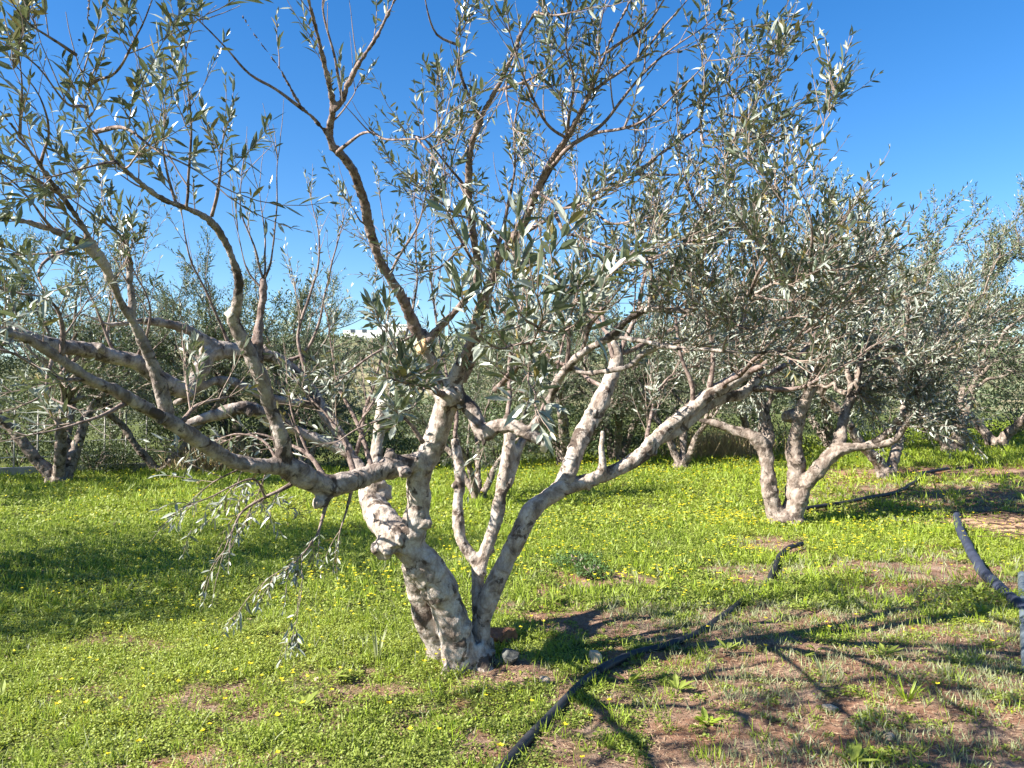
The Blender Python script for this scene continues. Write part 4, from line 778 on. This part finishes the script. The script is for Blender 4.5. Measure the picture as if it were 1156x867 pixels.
# ------------------------------------------------------------------ ground cover
def wedge(n, y0, y1, grow=1.12):
    """random spots on the visible stretch of meadow, evenly per square metre"""
    y = np.sqrt(y0*y0+(y1*y1-y0*y0)*rng.random(n)); x = (rng.random(n)-.5)*2*(.65*y*grow+.7); return x, y
def clover(n, y0, y1, rad, leafs, size, hh, thr, mb):
    x, y = wedge(n, y0, y1); b_ = bare(x, y); lush = np.clip((fbm(x, y, 1.3)-.5)*2.6+.5, 0, 1.2)
    k = (rng.random(n) > b_*thr) & (y < 19+.55*np.clip(x+2, 0, 22)); x, y, b_, lush = x[k], y[k], b_[k], lush[k]; n = len(x)
    sc = (.45+.85*lush+.3*rng.random(n))*(1-.45*b_)
    r = np.sqrt(rng.random((n, leafs)))*rad*sc[:, None]; a = rng.random((n, leafs))*6.283
    px = x[:, None]+r*np.cos(a); py = y[:, None]+r*np.sin(a)
    pz = hgt(px, py)+hh*sc[:, None]*(1-(r/(rad*sc[:, None]))**2*.7)*(.25+.75*rng.random((n, leafs)))
    pos = np.stack([px, py, pz], -1).reshape(-1, 3); m_ = len(pos)
    d = np.stack([np.cos(a), np.sin(a), .1+.4*rng.random((n, leafs))], -1).reshape(-1, 3)+rng.normal(size=(m_, 3))*.5
    base_t = np.clip(.50+1.1*(fbm(x, y, .45)-.5)+.7*(fbm(x, y, 2.6)-.5)+.10*np.clip((y-6)/6, 0, 1)-.04, .03, .88)
    t = np.clip(np.repeat(base_t, leafs)+rng.normal(size=m_)*.12, 0, .92); t = np.where(rng.random(m_) < .02, 1, t)
    leaves(mb, pos, d, np.array([[0, 0, 1.]])+rng.normal(size=(m_, 3))*.38, size*(.7+.6*rng.random(m_)), size*.85, 0, t, True)
cm = MB()
clover(13500, 2.2, 6.0, .07, 36, .0135, .05, .91, cm)
clover(13000, 6.0, 10., .10, 26, .021, .06, .95, cm)
clover(13000, 10, 18, .17, 20, .042, .085, .9, cm)
clover(9000, 18, 40, .35, 16, .08, .12, .7, cm)
tag(cm.obj('clover_cover', [CLOVER], None, False), kind='stuff')
def tufts(n, y0, y1, blades, L, Wd, thr, mb, want=None, spread=.03):
    x, y = wedge(n, y0, y1); b_ = bare(x, y)
    pk = want(x, y, b_) if want else 1-b_*thr
    k = (rng.random(n) < pk) & (y < 19.5+.55*np.clip(x+2, 0, 22)); x, y = x[k], y[k]; n = len(x)
    px = x[:, None]+rng.normal(size=(n, blades))*spread; py = y[:, None]+rng.normal(size=(n, blades))*spread
    pos = np.stack([px, py, hgt(px, py)-.004], -1).reshape(-1, 3); m_ = len(pos)
    d = np.column_stack([rng.normal(size=m_)*.42, rng.normal(size=m_)*.42, np.ones(m_)])
    t = np.clip(np.repeat(.2+.5*fbm(x, y, .6), blades)+rng.normal(size=m_)*.12, 0, .92)
    leaves(mb, pos, d, rng.normal(size=(m_, 3))+np.array([[0, -.6, .3]]), L*(.45+.8*rng.random(m_)), Wd, 0, t, True)
gmb = MB()
tufts(2600, 2.2, 6, 9, .085, .005, .8, gmb)
tufts(3500, 6, 11, 9, .12, .009, .75, gmb)
tufts(6000, 11, 19, 8, .19, .016, .7, gmb, lambda x, y, b_: (1-b_*.7)*np.clip((y-10)/5, .25, 1)*np.clip(fbm(x, y, .5)*2.2-.35, 0, 1))
tufts(6000, 18, 34, 7, .2, .03, .5, gmb)
tag(gmb.obj('grass', [GRASS], None, False), kind='stuff')
pm = MB()
tufts(6000, 2.4, 6.5, 9, .06, .006, 0, pm, lambda x, y, b_: np.where((b_ > .12) & (x > .6), np.clip(fbm(x, y, 1.9)*3-.95, 0, .9), .03), .035)
tufts(4000, 6.5, 14, 8, .09, .010, 0, pm, lambda x, y, b_: np.where((b_ > .2) & (x > 1), .6, .02), .05)
tufts(1500, 2.6, 8, 5, .13, .0035, 1, pm, lambda x, y, b_: np.clip(fbm(x, y, .9)*3-1.2, .03, .6), .03)
bw = MB(); x, y = wedge(900, 2.6, 11); k = rng.random(len(x)) < np.clip(fbm(x, y, 1.2)*3-1.1, .05, .9)*(1-.5*bare(x, y)); x, y = x[k], y[k]; n = len(x)
a = rng.random((n, 8))*6.283; R0 = (.03+.05*rng.random((n, 1)))
pos = np.stack([x[:, None]+.01*np.cos(a), y[:, None]+.01*np.sin(a), (hgt(x, y)+.03)[:, None]+0*a], -1).reshape(-1, 3)
d = np.stack([np.cos(a), np.sin(a), .25+.5*rng.random((n, 8))], -1).reshape(-1, 3)
leaves(bw, pos, d, np.column_stack([-np.cos(a).ravel()*.3, -np.sin(a).ravel()*.3, np.ones(n*8)]), (R0*(.7+.6*rng.random((n, 8)))).ravel()*1.3, (R0*.45*np.ones((1, 8))).ravel(), 0, np.repeat(.15+.5*rng.random(n), 8), False)
tag(bw.obj('broadleaf_weeds', [CLOVER], None, False), kind='stuff')
tag(pm.obj('pale_weeds', [PALE], None, False), kind='stuff')
# dry litter on the soil
lm = MB()
def litter(n, y0, y1, L):
    x, y = wedge(n, y0, y1); b_ = bare(x, y); k = rng.random(n) < .12+b_; x, y = x[k], y[k]; n = len(x)
    pos = np.column_stack([x, y, hgt(x, y)+.004+.012*rng.random(n)]); d = np.column_stack([rng.normal(size=(n, 2)), rng.normal(size=n)*.15])
    leaves(lm, pos, d, np.array([[0, 0, 1.]])+rng.normal(size=(n, 3))*.35, L*(.5+1.*rng.random(n)), L*.16, 0, None, True)
litter(46000, 2.3, 6, .032); litter(30000, 6, 13, .048); litter(9000, 13, 22, .1)
tag(lm.obj('leaf_litter', [STRAW], None, False), kind='stuff')

# heap of dry prunings at the right edge
hpt = G(1162, 600); heap = thing('brush_heap', 'low heap of dry brown prunings and reddish earth at the right edge', 'brush heap', hpt)
mb = MB(); blob(mb, (hpt[0]+.3, hpt[1]+.1, hpt[2]-.05), .9, (1, 1.6, .16), .35, 4, 18); mb.obj('mound', [plain('reddish_mulch', (.30, .19, .12), .95, .1, .5, 14, .03)], heap, True, hpt)
mb = MB(); n = 420; a = rng.random(n)*6.28; r = np.sqrt(rng.random(n))*1.1
pos = np.column_stack([hpt[0]+.3+r*np.cos(a), hpt[1]+.1+r*1.4*np.sin(a), hpt[2]+.12*(1-(r/1.1)**2)+.02*rng.random(n)])
tubes(mb, frame_pts(pos, np.column_stack([rng.normal(size=(n, 2)), rng.normal(size=n)*.06]), .08+.2*rng.random(n), 4, 0, .08), np.full((n, 4), .006), 4, 0, rng.random())
mb.obj('dry_prunings', [MULCH], heap, False, hpt)['kind'] = 'stuff'

# narcissus-like tuft left of the trunk, and a few single weeds
def blade_plant(label, px, py, nb, L, wd, m, name='leafy_weed', sp=.35, cat='plant'):
    g = G(px, py); mb = MB(); n = nb; a = rng.random(n)*6.28
    d = np.column_stack([np.cos(a)*sp, np.sin(a)*sp, np.ones(n)])
    leaves(mb, np.tile([0, 0, -.005], (n, 1))+np.column_stack([np.cos(a), np.sin(a), a*0])*.01, d, np.column_stack([-np.cos(a), -np.sin(a), np.ones(n)*.4]), L*(.6+.5*rng.random(n)), wd, 0, None, False)
    o = mb.obj(name, [m], None, False); o.location = g; return tag(o, label, cat)
blade_plant('upright tuft of strap leaves in the grass left of the trunk', 426, 748, 11, .2, .014, PALE, 'strap_leaf_tuft', .3)
blade_plant('flat rosette weed at the bottom, beside the bare soil and branch shadow', 798, 817, 14, .09, .035, GRASS, 'rosette_weed', 1.6)
blade_plant('broad leaved pale rosette in the right foreground under the thick hose', 1098, 672, 16, .16, .05, CLOVER, 'rosette_weed', 1.3)
blade_plant('spiky grey green weed among the pale grass in the right foreground', 930, 762, 18, .12, .008, PALE, 'spiky_weed', .6)
blade_plant('grassy tussock on the right, above the lowest tree shadow', 1024, 792, 40, .16, .007, GRASS, 'grass_tussock', .7)
bush('shrub', 'small dark green mound of weeds in the middle meadow', 652, 641, .24, .15, WEED, 'plant', 900, (.03, .018))
bush('shrub', 'smaller dark green weed mound right of the middle weed mound', 668, 652, .17, .12, WEED, 'plant', 600, (.03, .018))

# ------------------------------------------------------------------ flowers
def flower_geo(mb, pos, sz, st):
    M = len(pos)
    for k in range(4):
        a = k*math.pi/2+rng.random(M)*.5; d = np.column_stack([np.cos(a), np.sin(a), .35+.5*rng.random(M)])
        leaves(mb, pos, d, np.column_stack([-np.cos(a)*.5, -np.sin(a)*.5, np.ones(M)]), sz, sz*.9, 0, .3+.6*rng.random(M)*.9, True)
ym = MB(); sm2 = MB()
def flowers(n, y0, y1, sz, hgt_, pk):
    x, y = wedge(n, y0, y1); k = rng.random(n) < pk(x, y); x, y = x[k], y[k]
    z = hgt(x, y)+hgt_*(.7+.6*rng.random(len(x))); flower_geo(ym, np.column_stack([x, y, z]), sz, None)
    leaves(sm2, np.column_stack([x, y, hgt(x, y)]), np.tile([0, 0, 1.], (len(x), 1))+rng.normal(size=(len(x), 3))*.02, rng.normal(size=(len(x), 3)), z-hgt(x, y), .004, 0, .4, True)
def cl(x, y):
    k = np.zeros_like(x)
    for px, py, sx, sy, w in ((850, 590, 1.5, 1.3, 1.), (905, 625, 1.3, .7, .8), (790, 600, 1.4, .9, .9), (655, 665, .8, .6, .9), (600, 700, .5, .4, .8), (455, 670, .6, .8, .7), (440, 720, .5, .5, .5), (760, 535, 3, 2, .7), (560, 640, .8, .8, .4), (960, 545, 3, 2., .45)):
        g = G(px, py); k = np.maximum(k, w*np.exp(-((x-g[0])/sx)**2-((y-g[1])/sy)**2))
    return np.clip(k*.9+.10, 0, 1)*np.clip(fbm(x, y, 1.6)*3-.9, 0, 1)*(1-.8*bare(x, y))
flowers(4200, 4.0, 6.5, .015, .10, cl)
flowers(12000, 6.5, 11, .019, .13, cl)
flowers(12000, 11, 19, .028, .17, cl)
tag(ym.obj('yellow_blossoms', [YELL], None, False), kind='stuff'); tag(sm2.obj('blossom_stalks', [GRASS], None, False), kind='stuff')
first = None
spots = [(462, 832), (497, 828), (441, 806), (63, 806), (95, 802), (122, 858), (158, 848), (237, 823), (228, 833), (255, 794), (265, 762), (318, 757), (319, 772), (312, 820), (313, 857), (340, 804), (566, 855), (639, 828), (657, 862), (688, 790), (668, 815), (687, 797), (284, 757), (285, 653), (346, 769), (938, 712), (866, 735), (845, 727), (960, 735), (1030, 712), (1110, 706), (1122, 730), (908, 677), (480, 752), (432, 640), (115, 671), (122, 706), (340, 678), (600, 700), (613, 704)]
for (px, py) in spots:
    g = G(px, py+9)
    if first is None:
        o = thing('yellow_flower', 'small yellow wood sorrel flower on a thin stalk close to the viewer', 'flower', g, 'yellow flowers close to the viewer'); first = o
        a = MB(); tubes(a, [[(0, 0, -.01), (.004, .002, .03), (.002, .006, .068)]], [[.0016, .0014, .0012]], 5); a.obj('stalk', [GRASS], o)
        a = MB(); flower_geo(a, np.array([[.002, .006, .068]]), .017, None); flower_geo(a, np.array([[.002, .006, .067]]), .016, None); a.obj('blossom', [YELL], o, False)
    else:
        o = first.copy(); COL.objects.link(o); o.location = g; o.rotation_euler = (0, 0, rng.random()*6.28); s = .8+.45*rng.random(); o.scale = (s, s, s)
        for ch in list(first.children):
            c = ch.copy(); COL.objects.link(c); c.parent = o

# ------------------------------------------------------------------ light
SUN_EL, AZ = R(36), (-.925, -.38)
az = math.atan2(AZ[0], AZ[1])
w = bpy.data.worlds.new('World'); scene.world = w; w.use_nodes = True; nt = w.node_tree
sky = nt.nodes.new('ShaderNodeTexSky'); sky.sky_type = 'NISHITA'; sky.sun_disc = False
sky.sun_elevation = SUN_EL; sky.sun_rotation = az % (2*math.pi); sky.air_density = 1.0; sky.dust_density = .3; sky.ozone_density = 2.5
hs = nt.nodes.new('ShaderNodeHueSaturation'); hs.inputs['Saturation'].default_value = 1.37; hs.inputs['Hue'].default_value = .506
nt.links.new(sky.outputs[0], hs.inputs['Color']); nt.links.new(hs.outputs[0], nt.nodes['Background'].inputs[0]); nt.nodes['Background'].inputs[1].default_value = .062
sd = bpy.data.lights.new('sun', 'SUN'); sd.energy = 5.0; sd.angle = R(.53); sd.color = (1, .95, .86)
so = bpy.data.objects.new('sun', sd); COL.objects.link(so)
v = Vector((AZ[0]*math.cos(SUN_EL), AZ[1]*math.cos(SUN_EL), math.sin(SUN_EL))); so.rotation_euler = v.to_track_quat('Z', 'Y').to_euler(); so.location = (-20, -8, 20)
vs = scene.view_settings; vs.view_transform = 'Standard'; vs.look = 'None'; vs.exposure = 1.86; vs.gamma = 1; vs.use_curve_mapping = False
scene.cycles.max_bounces = 6; scene.cycles.transparent_max_bounces = 4
